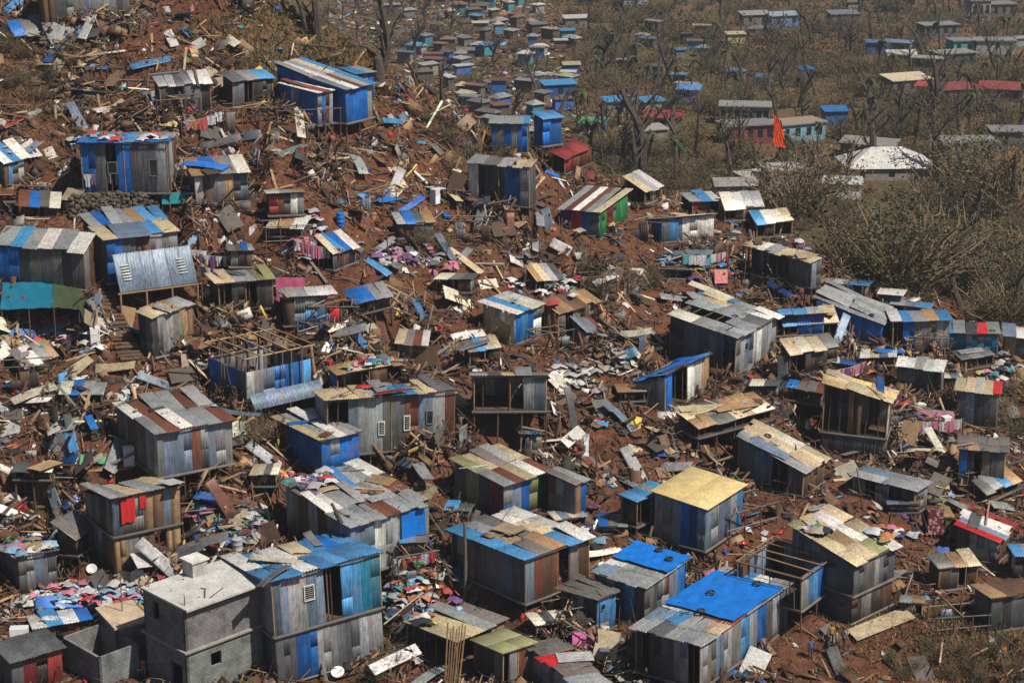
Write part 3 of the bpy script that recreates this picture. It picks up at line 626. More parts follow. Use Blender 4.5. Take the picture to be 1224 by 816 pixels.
def build_house(sp):
    u, v, lu, lv = sp['u'], sp['v'], sp['lu'], sp['lv']; F0 = sp['f0']; z = Vector((0, 0, 1))
    gmin = min(gz(*(F0+u*a*lu+v*b*lv).xy) for a in (0, 1) for b in (0, 1))
    lean = sp.get('lean'); root = empty('house' if sp.get('kind') else ('lean_to' if lean else 'shack'), (F0.x, F0.y, gmin), sp['label'], 'house' if sp.get('kind') else ('lean-to' if lean else 'shack'), None if sp.get('kind') else ('collapsed lean-tos in the rubble' if lean else 'metal shacks on the hillside'))
    base = root.location.copy(); sp.get('lean') or LANDMARKS.append((F0.x+(u.x*lu+v.x*lv)/2, F0.y+(u.y*lu+v.y*lv)/2, sp['handle'], max(lu, lv)/2))
    zF = sp['zF']-base.z; zfl = sp['zfl']-base.z; zl = sp['zlow']-base.z
    if sp.get('kind') in ('block', 'blockroom'): build_block(sp, root, sp['kind'] == 'block'); return root
    ov = min(.28, lu*.09, lv*.09)
    du, dv = (sp['dz'], 0) if sp['axis'] == 'L' else ((0, sp['dz']) if sp['axis'] == 'R' else (0, 0))
    top = lambda a, b: zF+du*a/lu+dv*b/lv
    P = lambda a, b: u*a+v*b
    a0, a1, b0, b1 = ov, lu-ov, ov, lv-ov
    fr = random.choice(['gGu', 'uGn', 'Gsn', 'gnG'])
    back = ''.join(random.choice(fr) for _ in range(max(2, int(lv))))
    side = ''.join(random.choice(fr) for _ in range(max(2, int(lu))))
    tall = .0 if sp['roof'] else -sp.get('tall', 0)
    wall_run(root, P(a1, b0), P(a0, b0), zfl, top(a1, b0)+tall, top(a0, b0)+tall, sp['wl'], -v)
    wall_run(root, P(a0, b0), P(a0, b1), zfl, top(a0, b0)+tall, top(a0, b1)+tall, sp['wr'], -u)
    wall_run(root, P(a1, b1), P(a1, b0), zfl, top(a1, b1)+tall, top(a1, b0)+tall, back, u)
    wall_run(root, P(a0, b1), P(a1, b1), zfl, top(a0, b1)+tall, top(a1, b1)+tall, side, v)
    # floor
    m = MB(); q = [P(a0-.1, b0-.1), P(a0-.1, b1+.1), P(a1+.1, b1+.1), P(a1+.1, b0-.1)]
    m.prism([p+z*(zfl-.16) for p in q], [p+z*(zfl-.02) for p in q]); ob('floor', m.mesh('floor', M_WOOD), root, shade(PAL['n']))
    beam('floor_beam', root, P(a0-.14, b0-.2)+z*(zfl-.1), P(a0-.14, b1+.2)+z*(zfl-.1), .1, shade(PAL['u']), .2)
    beam('floor_beam', root, P(a0-.2, b0-.14)+z*(zfl-.1), P(a1+.2, b0-.14)+z*(zfl-.1), .1, shade(PAL['u']), .2)
    # posts to the ground
    zbot = zfl
    if sp.get('low'):
        wall_run(root, P(a1, b0+.06), P(a0+.06, b0+.06), zl, zfl-.2, zfl-.2, sp['lowl'], -v)
        wall_run(root, P(a0+.06, b0+.06), P(a0+.06, b1), zl, zfl-.2, zfl-.2, sp['lowr'], -u)
        wall_run(root, P(a1, b1), P(a1, b0), zl, zfl-.2, zfl-.2, back, u); zbot = zl
        beam('floor_beam', root, P(a0-.1, b0-.2)+z*zl, P(a0-.1, b1+.2)+z*zl, .14, shade(PAL['u']))
    nb = max(2, int(lv/1.8)); na = max(2, int(lu/2.2))
    pts = [(a0, b0+(b1-b0)*k/nb) for k in range(nb+1)]+[(a0+(a1-a0)*k/na, b0) for k in range(1, na+1)]+[(a1, b1), (a0+(a1-a0)*.5, b1)]
    for a, b in pts:
        w = P(a, b); gnd = gz(base.x+w.x, base.y+w.y)-base.z
        if zbot-gnd > .12: beam('post', root, w+z*(zbot-.1), w+z*(gnd-.3)+Vector((random.uniform(-.1, .1), random.uniform(-.1, .1), 0)), random.uniform(.11, .16), shade(PAL['n'], .3))
    if not lean: root.rotation_euler = (random.gauss(0, .014), random.gauss(0, .014), 0)
    if lean: root.rotation_euler = (random.gauss(0, .09), random.gauss(0, .09), random.gauss(0, .05))
    if any(ch == 'k' for ch in sp['wl']+sp['wr']):
        for a, b in [(a0, b0), (a0, b1), (a1, b0), (a0, (b0+b1)/2)]:
            beam('post', root, P(a, b)+z*zfl, P(a, b)+z*(top(a, b)-.05), .1, shade(PAL['m'], .3))
    # roof
    eu = (u*lu+z*du)/lu; ev = (v*lv+z*dv)/lv; lu2 = lu*eu.length; lv2 = lv*ev.length; eu.normalize(); ev.normalize()
    nrm = ev.cross(eu).normalized(); nrm = nrm if nrm.z > 0 else -nrm
    O = z*zF
    if sp['roof'] is None:
        # bare frame: top plates and rafters
        for a, b, c, d in ((0, 0, lu, 0), (0, 0, 0, lv), (lu, 0, lu, lv), (0, lv, lu, lv)):
            beam('top_plate', root, P(a, b)+z*zF, P(c, d)+z*zF, .1, shade(PAL['m'], .3))
        for k in range(1, int(lv/1.4)+1):
            b = lv*k/(int(lv/1.4)+1); beam('rafter', root, P(-.2, b)+z*(zF+.1), P(lu+.3, b)+z*(zF+.1+random.uniform(-.1, .4)), .09, shade(PAL['m'], .3))
        for k in range(9):
            a, b = random.choice([(0, random.uniform(0, lv)), (random.uniform(0, lu), 0), (lu, random.uniform(0, lv))])
            beam('stud', root, P(a, b)+z*(zfl), P(a, b)+z*zF+Vector((random.uniform(-.1, .1), 0, 0)), .08, shade(PAL['u'], .3))
    elif sp['roof'].startswith('panel:'):
        m = MB(); q = [O, O+ev*lv2, O+ev*lv2+eu*lu2, O+eu*lu2]; m.prism(q, [p+nrm*.05 for p in q])
        rf = ob('roof', m.mesh('roof_frame', M_WOOD), root, PAL['m']); c = PAL[sp['roof'][6]]
        for i in range(2):
            for j in range(2):
                q = O+eu*(lu2*i/2-.02)+ev*(lv2*j/2-.02)+nrm*(.072+.006*i+.003*j)
                ob('roof_board', FLATP, rf, shade(c, .05), axes(q, ev*(lv2/2+.03), eu*(lu2/2+.03), nrm))
    else:
        m = MB()
        nr = max(2, int(max(lu2, lv2)/1.2))
        for k in range(nr+1):
            if sp['axis'] == 'R': m.bar(O+eu*.05+ev*(lv2*k/nr*.98+.03)-nrm*.02, O+eu*(lu2-.05)+ev*(lv2*k/nr*.98+.03)-nrm*.02, .07)
            else: m.bar(O+ev*.05+eu*(lu2*k/nr*.98+.03)-nrm*.02, O+ev*(lv2-.05)+eu*(lu2*k/nr*.98+.03)-nrm*.02, .07)
        rf = ob('roof', m.mesh('roof_frame', M_WOOD), root, PAL['n'])
        rows = sp['roof'].split('/'); rd = dict(rows=rows, ob=rf, up=sp['dz'] >= 0, tarp=sp.get('tarp'))
        if sp['axis'] == 'R': roof_sheets(root, rd, O, eu, lu2, ev, lv2, nrm)
        else: roof_sheets(root, rd, O, ev, lv2, eu, lu2, nrm)
        if sp.get('tarp'):
            t0, t1, s0, s1, ch = sp['tarp']; n_ = 10; V = []; Fc = []
            for i in range(n_+1):
                for j in range(n_+1):
                    a = lu2*(t0+(t1-t0)*i/n_)-.1; b = lv2*(s0+(s1-s0)*j/n_); e = (i in (0, n_)) or (j in (0, n_))
                    V.append(O+eu*a+ev*b+nrm*(.27+.03*math.sin(i*2.1+j*1.3)+random.uniform(0, .06))+ev*random.uniform(-.06, .06)+eu*random.uniform(-.06, .06))
            for i in range(n_):
                for j in range(n_): k = i*(n_+1)+j; Fc.append((k, k+n_+1, k+n_+2, k+1))
            me = bpy.data.meshes.new('tarp'); me.from_pydata([tuple(p) for p in V], [], Fc); me.materials.append(M_TARP)
            tp = ob('tarp', me, root, PAL[ch]); tp['label'] = 'bright blue plastic tarp stretched over the roof'
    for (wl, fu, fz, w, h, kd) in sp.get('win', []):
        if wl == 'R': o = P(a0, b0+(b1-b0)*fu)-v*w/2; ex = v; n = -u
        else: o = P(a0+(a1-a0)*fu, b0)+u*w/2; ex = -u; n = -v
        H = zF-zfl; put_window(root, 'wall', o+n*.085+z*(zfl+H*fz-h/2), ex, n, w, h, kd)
    for key in ('hang', 'hang2'):
        if sp.get(key):
            wl, f0_, f1_, ch = sp[key]; n_ = 6; V = []; Fc = []; H = zF-zfl
            for i in range(n_+1):
                for j in range(n_+1):
                    b = b0+(b1-b0)*(f0_+(f1_-f0_)*i/n_); zz = top(0, b)-.25-H*.62*j/n_*(1 if key == 'hang' else .55)*(1+.05*math.sin(i*2))
                    V.append(P(a0, b)-u*(.24+.05*math.sin(i*2.4+j*.3)*j/n_)+z*zz)
            for i in range(n_):
                for j in range(n_): k = i*(n_+1)+j; Fc.append((k, k+1, k+n_+2, k+n_+1))
            me = bpy.data.meshes.new('hanging_cloth'); me.from_pydata([tuple(p+base) for p in V], [], Fc); me.materials.append(M_TARP if ch == 'B' else M_CLOTH)
            tag(ob('hanging_tarp' if ch == 'B' else 'hanging_cloth', me, None, PAL[ch]),
                'crumpled bright blue tarp hung on the patchwork shack wall' if ch == 'B' else ('long red cloth hung on the tall patchwork shack' if key == 'hang' else 'short red cloth beside the long red cloth'), 'tarp' if ch == 'B' else 'cloth')
    if sp.get('panel'):
        # tilted grey-blue sheet wall with louvred windows, standing on a timber frame in front
        zz = zF-.35; A = P(-1.0, .25); B_ = P(-1.0, lv+.35); lo = P(-2.3, .6); hi = P(-2.3, lv+.9); H = zF-zfl
        up = (A-lo)+z*(H*.78); Lp = up.length; up.normalize(); ex = v; n = ex.cross(up).normalized(); n = n if n.z > 0 else -n
        o = lo+z*(zfl-.25)
        m = MB(); m.bar(o, o+ex*lv, .1); m.bar(o+up*Lp, o+up*Lp+ex*lv, .1)
        pf = ob('front_panel', m.mesh('panel_frame', M_WOOD), root, PAL['n']); k = 6
        for i in range(k): ob('wall_panel', CORR[5], pf, shade((.20, .27, .35), .05), axes(o+ex*(lv*i/k-.02)+n*(.07+.004*(i % 2)), ex*(lv/k+.06), up*Lp, n))
        for fx in (.08, .80):
            fr2 = MB(); w, h = .75, 1.5; oo = o+ex*(lv*fx)+up*(Lp*.28)+n*.12
            for k2 in range(6): ob('slat', FLATP, pf, PAL['w'], axes(oo+up*(h*k2/6), ex*w, up*(h/6*.6), n))
        for k2 in range(4):
            w = lo+v*(lv*k2/3); gnd = gz(base.x+w.x, base.y+w.y)-base.z
            beam('post', root, w+z*(zfl-.3), w+z*(gnd-.3), .16, shade(PAL['m'], .2))
        beam('floor_beam', root, lo-v*.2+z*(zfl-.36), lo+v*(lv+.4)+z*(zfl-.36), .16, shade(PAL['m'], .2))
    if sp.get('sheet'):
        o = P(-.9, .3)+z*(zfl-.3); up = (P(-.05, .3)+z*(zfl+.8)-o); Lp = up.length; up.normalize(); n = v.cross(up).normalized(); n = n if n.z > 0 else -n
        for i in range(5): ob('leaning_sheet', CORR[5], root, shade(PAL['s'], .1), axes(o+v*(lv*i/5)+n*(.02+.004*(i % 2)), v*(lv/5+.05), up*Lp, n))
        for i in range(3): beam('post', root, o+v*(lv*i/2), Vector((o.x+v.x*lv*i/2, o.y+v.y*lv*i/2, gz(base.x+o.x+v.x*lv*i/2, base.y+o.y+v.y*lv*i/2)-base.z-.3)), .12, PAL['n'])
    return root
for sp in HOUSES: build_house(sp)
#@@HOUSES_DONE

# ------------------------------------------------------------------ labels for loose things
USED = {}
def nearest2(x, y):
    ds = sorted(((math.hypot(x-a, y-b)-r, h, b) for a, b, h, r in LANDMARKS), key=lambda q: q[0]); return ds[0], ds[1]
def uniq(cands, group):
    for c in cands:
        if c not in USED: USED[c] = group; return c
    for c in cands[::-1]:
        if USED[c] == group: return c
    return cands[-1]
def loose_label(size, colour, kind, x, y, group, onroof=None):
    (d, h, yb), (d2, h2, _) = nearest2(x, y)
    if onroof is not None: h = HOUSES[onroof]['handle']; rel = 'on top of'
    else: rel = 'beside' if d < 1.2 else ('uphill of' if y > yb else 'downhill of')
    return uniq([f'{colour} {kind} {rel} {h}', f'{size} {colour} {kind} {rel} {h}',
                 f'{colour} {kind} between {h} and {h2}', f'{size} {colour} {kind} between {h} and {h2}'], group)

def heap(X, Y): return 1.3*np.clip(vnoise(X, Y, 4.5, 81)+.45*vnoise(X, Y, 1.7, 82)-.12+.3*np.clip(1-grid_at(DHm, X, Y)/1.6, 0, 1), 0, 1)
RIDGE_X = [0, 340, 480, 560, 640, 760, 900, 1000, 1224]; RIDGE_Y = [-5, -5, 95, 150, 190, 226, 262, 326, 400]
def rand_px(n, margin=6):
    px = rng.uniform(0, 1224, n*9); py = rng.uniform(0, 816, n*9); k = py > np.interp(px, RIDGE_X, RIDGE_Y)+margin
    px, py = px[k], py[k]; X, Y, _, ok = surf_hits(px, py); w = (rng.uniform(0, 1, len(px)) < .25+1.2*heap(X, Y)) & ok
    return px[w][:n], py[w][:n]
def normal_at(x, y, Gd=None):
    Gd = T if Gd is None else Gd; e = .4
    a = float(grid_at(Gd, x+e, y)-grid_at(Gd, x-e, y))/(2*e); b = float(grid_at(Gd, x, y+e)-grid_at(Gd, x, y-e))/(2*e)
    return Vector((-a, -b, 1)).normalized()
def roof_normal(i):
    sp = HOUSES[i]; du, dv = (sp['dz'], 0) if sp['axis'] == 'L' else ((0, sp['dz']) if sp['axis'] == 'R' else (0, 0))
    n = (sp['v']*sp['lv']+Vector((0, 0, dv))).cross(sp['u']*sp['lu']+Vector((0, 0, du))).normalized(); return n if n.z > 0 else -n
def frame_on(n, yaw, tilt=0):
    x = Vector((math.cos(yaw), math.sin(yaw), 0)); x = (x-n*x.dot(n)).normalized(); y = n.cross(x)
    q = Matrix.Rotation(tilt, 3, y); return q @ x, y, q @ n
def place(name, me, color, px, py, sx, sy, sz, yaw, tilt, kind, cat, group, size, cn, lift=.03, hit=None):
    if hit is None:
        x, y, zz, ok = surf_hits([px], [py]); x, y, zz, ok = float(x[0]), float(y[0]), float(zz[0]), bool(ok[0])
        if not ok: return None
    else: x, y, zz = hit
    i = int(sid_at(x, y)); on = i if i >= 0 and HOUSES[i]['roof'] else None
    if i >= 0 and on is None: return None
    if size != 'big' and x > 20 and y < 142.5 and random.random() < .7: return None
    if on is None and abs(zz-float(grid_at(T, x, y))) > .12: return None
    if on is not None:
        sp_ = HOUSES[on]; a_ = (x-sp_['f0'].x)*sp_['u'].x+(y-sp_['f0'].y)*sp_['u'].y; b_ = (x-sp_['f0'].x)*sp_['v'].x+(y-sp_['f0'].y)*sp_['v'].y
        if min(a_, b_, sp_['lu']-a_, sp_['lv']-b_) < .3: return None
        zz = sp_['zF']+sp_['dz']*(a_/sp_['lu'] if sp_['axis'] == 'L' else b_/sp_['lv'])+.10
    if on is None and size != 'big' and kind != 'cloth lying' and any(int(sid_at(x+a_, y+b_)) >= 0 for a_, b_ in ((.9, 0), (-.9, 0), (0, .9), (0, -.9))): return None
    if on is not None and kind != 'cloth lying' and size != 'big' and random.random() > (.8 if cat == 'tyre' else .13): return None
    if on is not None and kind == 'cloth lying' and not HOUSES[on].get('cloth') and random.random() > .15: return None
    if on is not None and HOUSES[on].get('kind'): return None
    if on is not None and cat != 'tyre' and (HOUSES[on].get('tarp') or HOUSES[on]['roof'].startswith('panel')) and size != 'big': return None
    if on is not None and cat == 'board' and HOUSES[on].get('tarp'): return None
    if on is not None and cat == 'tyre': sx = sy = sz = .85
    n = roof_normal(on) if on is not None else normal_at(x, y)
    if n.z < .55: n = (n+Vector((0, 0, .8))).normalized()
    if on is not None: tilt *= .15; lift += .03
    if cat in ('bucket', 'barrel'): n = Vector((0, 0, 1)); lift = -.05
    if on is None and cat in ('plank', 'board', 'metal sheet') and size != 'big':
        hp_ = float(heap(x, y)); lift += hp_*random.uniform(.5, 1.0); tilt += random.gauss(0, .35)*min(1, hp_*1.5)
    ex, ey, ez = frame_on(n, yaw, tilt)
    o = ob(name, me, None, color, axes(Vector((x, y, zz+lift+abs(math.sin(tilt))*sx*.45)), ex*sx, ey*sy, ez*sz))
    return tag(o, loose_label(size, cn, kind, x, y, group, on), cat, group)

# piece meshes for loose things
def centred(me):
    for v in me.vertices: v.co.x, v.co.y = v.co.y-.5, .5-v.co.x
    return me
BENT = [centred(corr_mesh(4, bend=b, rows=4, seed=i, curl=c)) for i, (b, c) in enumerate([(.05, .0), (.15, .0), (.0, .22), (-.1, .15), (.02, -.05)])]
def plank_mesh(seed):
    r_ = random.Random(seed); V = []; n = 4
    for i in range(n+1):
        b = r_.uniform(-.15, .15) if 0 < i < n else 0
        V += [(i/n-.5, -.5+b*.1, -.5+b), (i/n-.5, .5+b*.1, -.5+b), (i/n-.5, .5+b*.1, .5+b), (i/n-.5, -.5+b*.1, .5+b)]
    Fc = [(i*4+k, i*4+(k+1) % 4, i*4+4+(k+1) % 4, i*4+4+k) for i in range(n) for k in range(4)]+[(0, 3, 2, 1), (n*4, n*4+1, n*4+2, n*4+3)]
    return np_mesh('plank', V, Fc, M_WOOD)
PLANKS = [plank_mesh(i) for i in range(5)]
def cloth_grid(seed, n=8, amp=.3):
    r_ = np.random.default_rng(seed); g = np.linspace(-.5, .5, n+1); X, Y = np.meshgrid(g, g)
    th = np.arctan2(Y, X); rad = 1+.3*np.sin(2*th+r_.uniform(0, 6))
    X = X*rad+r_.uniform(-.05, .05, X.shape); Y = Y*rad+r_.uniform(-.05, .05, X.shape)
    Z = amp*(np.abs(np.sin(X*9+r_.uniform(0, 6)+Y*4))*.7+.5*np.abs(np.sin(Y*13-X*5))+r_.uniform(0, .5, X.shape))*np.clip(1-1.3*np.hypot(X, Y), 0.02, 1)
    V = np.stack([X, Y, Z], -1).reshape(-1, 3); id_ = np.arange((n+1)**2).reshape(n+1, n+1)
    Fc = np.stack([id_[:-1, :-1], id_[:-1, 1:], id_[1:, 1:], id_[1:, :-1]], -1).reshape(-1, 4)
    return V, Fc
CLOTHS = [np_mesh('crumpled_cloth', *cloth_grid(i), M_CLOTH, smooth=True) for i in range(8)]
CLOTH_COLS = [('white', (.62, .60, .60)), ('white', (.55, .55, .58)), ('red', (.50, .02, .025)), ('pink', (.60, .16, .26)), ('blue', (.03, .11, .40)), ('navy', (.012, .02, .07)), ('light blue', (.22, .42, .62)),
              ('yellow', (.60, .42, .06)), ('green', (.05, .26, .09)), ('purple', (.17, .05, .22)), ('orange', (.60, .17, .03)), ('black', (.012, .012, .014)), ('beige', (.46, .36, .25)), ('grey', (.2, .2, .21)), ('turquoise', (.05, .34, .36)), ('maroon', (.14, .02, .03))]

CLOTH_COLS = [(n_, tuple(q*.75+.015 for q in c_)) for n_, c_ in CLOTH_COLS]
# clothes heaps and laundry spread out to dry: centre px, spread, count
CL = [(55, 412, 52, 14, 34, None), (40, 655, 34, 16, 18, None), (120, 715, 80, 14, 36, ('red', 'white', 'pink', 'red', 'white', 'light blue')), (290, 632, 46, 20, 30, None), (360, 577, 30, 8, 14, None), (448, 440, 34, 16, 18, None),
      (375, 290, 24, 24, 16, ('pink', 'white', 'navy', 'blue')), (310, 345, 26, 20, 12, None), (490, 310, 46, 18, 16, ('white', 'grey', 'purple', 'pink')), (650, 345, 36, 14, 16, ('red', 'maroon', 'white', 'turquoise')), (845, 310, 38, 26, 22, None), (1190, 440, 40, 22, 34, None),
      (1010, 445, 40, 12, 16, ('purple', 'navy', 'pink', 'orange')), (480, 720, 50, 32, 46, None), (125, 170, 50, 10, 14, ('red', 'white', 'light blue')), (700, 645, 26, 26, 12, None), (975, 640, 14, 10, 6, None), (1130, 680, 30, 16, 10, None), (905, 440, 26, 22, 12, None), (690, 455, 40, 30, 14, ('white', 'grey', 'beige')), (1060, 640, 22, 10, 6, None), (960, 300, 40, 12, 8, None)]
ncl = 0
for cx, cy, rx, ry, n, names in CL:
    for _ in range(int(n*1.7)):
        if ncl >= 299: break
        nm, c = random.choice([q for q in CLOTH_COLS if names is None or q[0] in names])
        s_ = random.uniform(.4, .85)
        if place('garment', random.choice(CLOTHS), shade(c, .15), random.gauss(cx, rx*.5), random.gauss(cy, ry*.5), s_, s_*random.uniform(.6, 1.1), random.uniform(.7, 1.3), random.uniform(0, 6.3), random.uniform(-.1, .1),
                 'cloth lying', 'cloth', 'clothes and rags lying about', 'large' if s_ > .7 else 'small', nm, lift=.06): ncl += 1

# big sheets and boards the photo shows singly: px, py, length, width, heading (deg), tilt, colour, bent?
BIG = [(72, 60, 2.0, 1.2, 60, .3, 'w'), (205, 55, 3.0, .9, 110, .3, 'w'), (232, 66, 2.0, .8, 110, .2, 'y'), (35, 185, 3.2, 1.6, 120, .25, 'w'), (38, 186, 1.8, .9, 120, .3, 'B'), (12, 150, 2.4, 1.4, 60, .3, 'm'), (200, 150, 2.6, 1.5, 160, .2, 'y'),
       (305, 120, 4.0, 1.2, 140, .4, 'G'), (320, 105, 3.2, 1.0, 120, .6, 'G'), (245, 200, 4.5, 1.6, 160, .1, 'B'), (645, 275, 3.6, .8, 95, .7, 'g'), (537, 235, 4.2, .9, 125, .2, 'c'), (520, 232, 3.4, .9, 120, .3, 'w'), (556, 315, 4.2, .8, 140, .1, 'c'),
       (463, 244, 2.6, .9, 40, .2, 'B'), (428, 262, 2.2, 1.4, 100, .7, 'm'), (514, 262, 2.0, 1.1, 140, .5, 's'), (452, 325, 2.8, .9, 145, .3, 't'), (455, 358, 4.2, 1.6, 10, .05, 'c'), (470, 365, 4.0, 1.4, 15, .1, 'f'), (548, 362, 3.8, 1.4, 15, .15, 'f'), (560, 405, 3.6, .8, 35, .15, 'w'), (565, 415, 3.2, .7, 30, .1, 'G'),
       (65, 535, 3.2, 1.1, 110, .9, 'w'), (88, 535, 2.8, .5, 110, .9, 'g'), (70, 503, 2.8, .8, 5, .1, 'w'), (55, 570, 2.6, 1.4, 60, .2, 'm'), (20, 585, 2.4, 1.5, 20, .2, 'm'), (505, 575, 3.6, 1.0, 110, .5, 'g'), (460, 562, 4.0, 1.2, 150, .2, 'g'), (480, 560, 3.4, .9, 140, .2, 's'),
       (1100, 550, 4.6, .9, 115, .4, 'f'), (1126, 585, 2.2, 1.1, 80, .3, 'y'), (783, 517, 2.4, 1.0, 110, .2, 'c'), (796, 538, 2.2, .9, 120, .2, 'm'), (795, 547, 2.2, .8, 170, .1, 'B'), (720, 510, 1.2, 1.0, 80, .2, 't'), (1053, 750, 5.2, 1.4, 28, .05, 'c'), (1030, 738, 5.4, .9, 28, .05, 'w'), (150, 235, 3, 1, 20, .2, 'n'),
       (640, 300, 2.6, .7, 100, .4, 'g'), (665, 450, 2.0, .8, 60, .2, 'w'), (700, 540, 2.2, .6, 100, .2, 'g'), (628, 405, 3.8, .9, 40, .2, 'w'), (690, 395, 2.4, 1.2, 20, .2, 'B'), (700, 402, 2.0, 1.0, 60, .4, 'B'), (850, 350, 4.6, 1.0, 150, .1, 'f'), (860, 358, 4.4, .8, 150, .1, 't'), (920, 540, 3.4, 1.2, 150, .2, 's'), (915, 575, 3.6, 1.2, 150, .2, 's'),
       (990, 415, 3.6, 1.0, 20, .1, 'f'), (1090, 400, 3.4, .8, 150, .2, 'G'), (760, 360, 2.6, .8, 120, .5, 'G'), (1140, 610, 4.4, .8, 150, .1, 'o'), (330, 130, 3.4, 1.2, 160, .1, 'u'), (395, 192, 3.0, 1.2, 130, .3, 'm'), (430, 205, 2.8, 1.1, 120, .3, 'g'), (475, 215, 3.0, 1.0, 130, .1, 'c'), (600, 410, 2.6, 1.8, 60, .9, 'c'),
       (840, 490, 4.4, 1.0, 20, .1, 'c'), (880, 488, 4.4, 1.0, 30, .1, 'm'), (905, 494, 3.6, .9, 40, .1, 'w'), (60, 720, 4.0, 1.0, 12, .1, 'w'), (75, 726, 4.0, 1.0, 12, .1, 'b'), (1200, 610, 3.0, 1.0, 20, .2, 'g'), (1075, 690, 3.0, 1.2, 30, .1, 'u'), (20, 365, 2.0, 1.5, 100, .8, 'G'), (595, 745, 2.0, 1.5, 20, .02, 'm'), (610, 775, 1.9, 1.3, 15, .02, 'm')]
for px, py, l, w, hd, tl, ch in BIG:
    wood = ch in 'mncu'
    place('board' if wood else 'metal_sheet', PLANKS[0] if wood else random.choice(BENT), shade(PAL[ch], .08), px, py, l, w, .03 if wood else 1, R(hd), tl,
          'board' if wood else 'corrugated sheet', 'board' if wood else 'metal sheet', 'loose boards in the rubble' if wood else 'loose metal sheets in the rubble', 'big', CNAME[ch], lift=.12)
# scattered singles
px, py = rand_px(1500); cnt = 0
for a, b in zip(px, py):
    if cnt >= 190: break
    ch = random.choice('ggggGGGwwwffccssstbBrrp'); l = random.uniform(1.3, 4.4)
    cnt += bool(place('metal_sheet', random.choice(BENT), shade(tuple(q*.85 for q in PAL[ch]), .3), a, b, l, random.uniform(.6, 1.0), 1, random.uniform(0, 6.3), random.gauss(.1, .25), 'corrugated sheet', 'metal sheet', 'loose metal sheets in the rubble', 'long' if l > 2.6 else 'short', CNAME[ch], lift=.08))
px, py = rand_px(1500); cnt = 0
for a, b in zip(px, py):
    if cnt >= 295: break
    ch = random.choice('nnnuummmcf'); l = random.uniform(1.4, 4.2)
    cnt += bool(place('plank', random.choice(PLANKS), shade(PAL[ch], .25), a, b, l, random.uniform(.1, .24), random.uniform(.03, .07), random.uniform(0, 6.3), random.gauss(0, .28), 'plank', 'plank', 'loose planks in the rubble', 'long' if l > 2.6 else 'short', CNAME[ch], lift=.1))
px, py = rand_px(1200); cnt = 0
for a, b in zip(px, py):
    if cnt >= 160: break
    ch = random.choice('mmmnnccfuuw'); l = random.uniform(.9, 2.6)
    cnt += bool(place('board', PLANKS[random.randrange(5)], shade(tuple(q*.72 for q in PAL[ch]), .35), a, b, l, l*random.uniform(.5, .8), .025, random.uniform(0, 6.3), random.gauss(.05, .35), 'board', 'board', 'loose boards in the rubble', 'wide' if l > 1.4 else 'small', CNAME[ch], lift=.1))
# buckets, barrels, tyres, basins
def bucket_me():
    m = MB(); m.lathe([(0, 0), (.13, 0), (.17, .32), (.18, .32), (.18, .34), (.155, .33), (.12, .03), (0, .03)], 10); return m.mesh('bucket', M_PLASTIC, True)
def barrel_me():
    m = MB(); m.lathe([(0, 0), (.28, 0), (.29, .03), (.28, .06), (.28, .29), (.295, .3), (.28, .31), (.28, .58), (.295, .6), (.28, .62), (.28, .86), (.29, .88), (.27, .9), (0, .88)], 12); return m.mesh('barrel', M_PLASTIC, True)
def tyre_me():
    m = MB(); p = [(.30+.10*math.cos(t), .11+.10*math.sin(t)) for t in np.linspace(0, 2*math.pi, 9)]; m.lathe(p, 14); return m.mesh('tyre', M_RUBBER, True)
def basin_me():
    m = MB(); m.lathe([(0, 0), (.24, 0), (.36, .16), (.39, .17), (.36, .18), (.23, .03), (0, .03)], 12); return m.mesh('basin', M_PLASTIC, True)
BK, BR, TY_, BS = bucket_me(), barrel_me(), tyre_me(), basin_me()
for me, nm, cat, n, cols_, grp in ((BK, 'bucket', 'bucket', 46, 'wRBtvdy', 'buckets among the shacks'), (BR, 'barrel', 'barrel', 12, 'Btdgv', 'barrels among the shacks'), (TY_, 'tyre', 'tyre', 40, 'd', 'tyres lying on roofs and slope'), (BS, 'basin', 'basin', 26, 'wBRtv', 'plastic basins among the shacks')):
    px, py = rand_px(n)
    for a, b in zip(px, py):
        ch = random.choice(cols_); s_ = random.uniform(1.0, 1.5)
        place(nm, me, PAL[ch], a, b, s_, s_, s_, random.uniform(0, 6), 0, nm if nm != 'tyre' else 'rubber tyre', cat, grp, 'large' if s_ > 1.25 else 'small', CNAME[ch], lift=.0)
for px_, py_, w_ in [(850, 712, 'middle of the blue tarp on the long house'), (905, 702, 'far end of the blue tarp on the long house'), (838, 735, 'lower edge of the blue tarp on the long house'), (788, 662, 'tarp of the half-tarped shack'), (800, 672, 'lower tarp edge of the half-tarped shack')]:
    o_ = place('tyre', TY_, PAL['d'], px_, py_, 1.1, 1.1, 1.1, 0, 0, 'rubber tyre', 'tyre', 'tyres lying on roofs and slope', 'big', 'black', lift=.2)
    if o_: o_['label'] = 'black tyre weighing down the '+w_
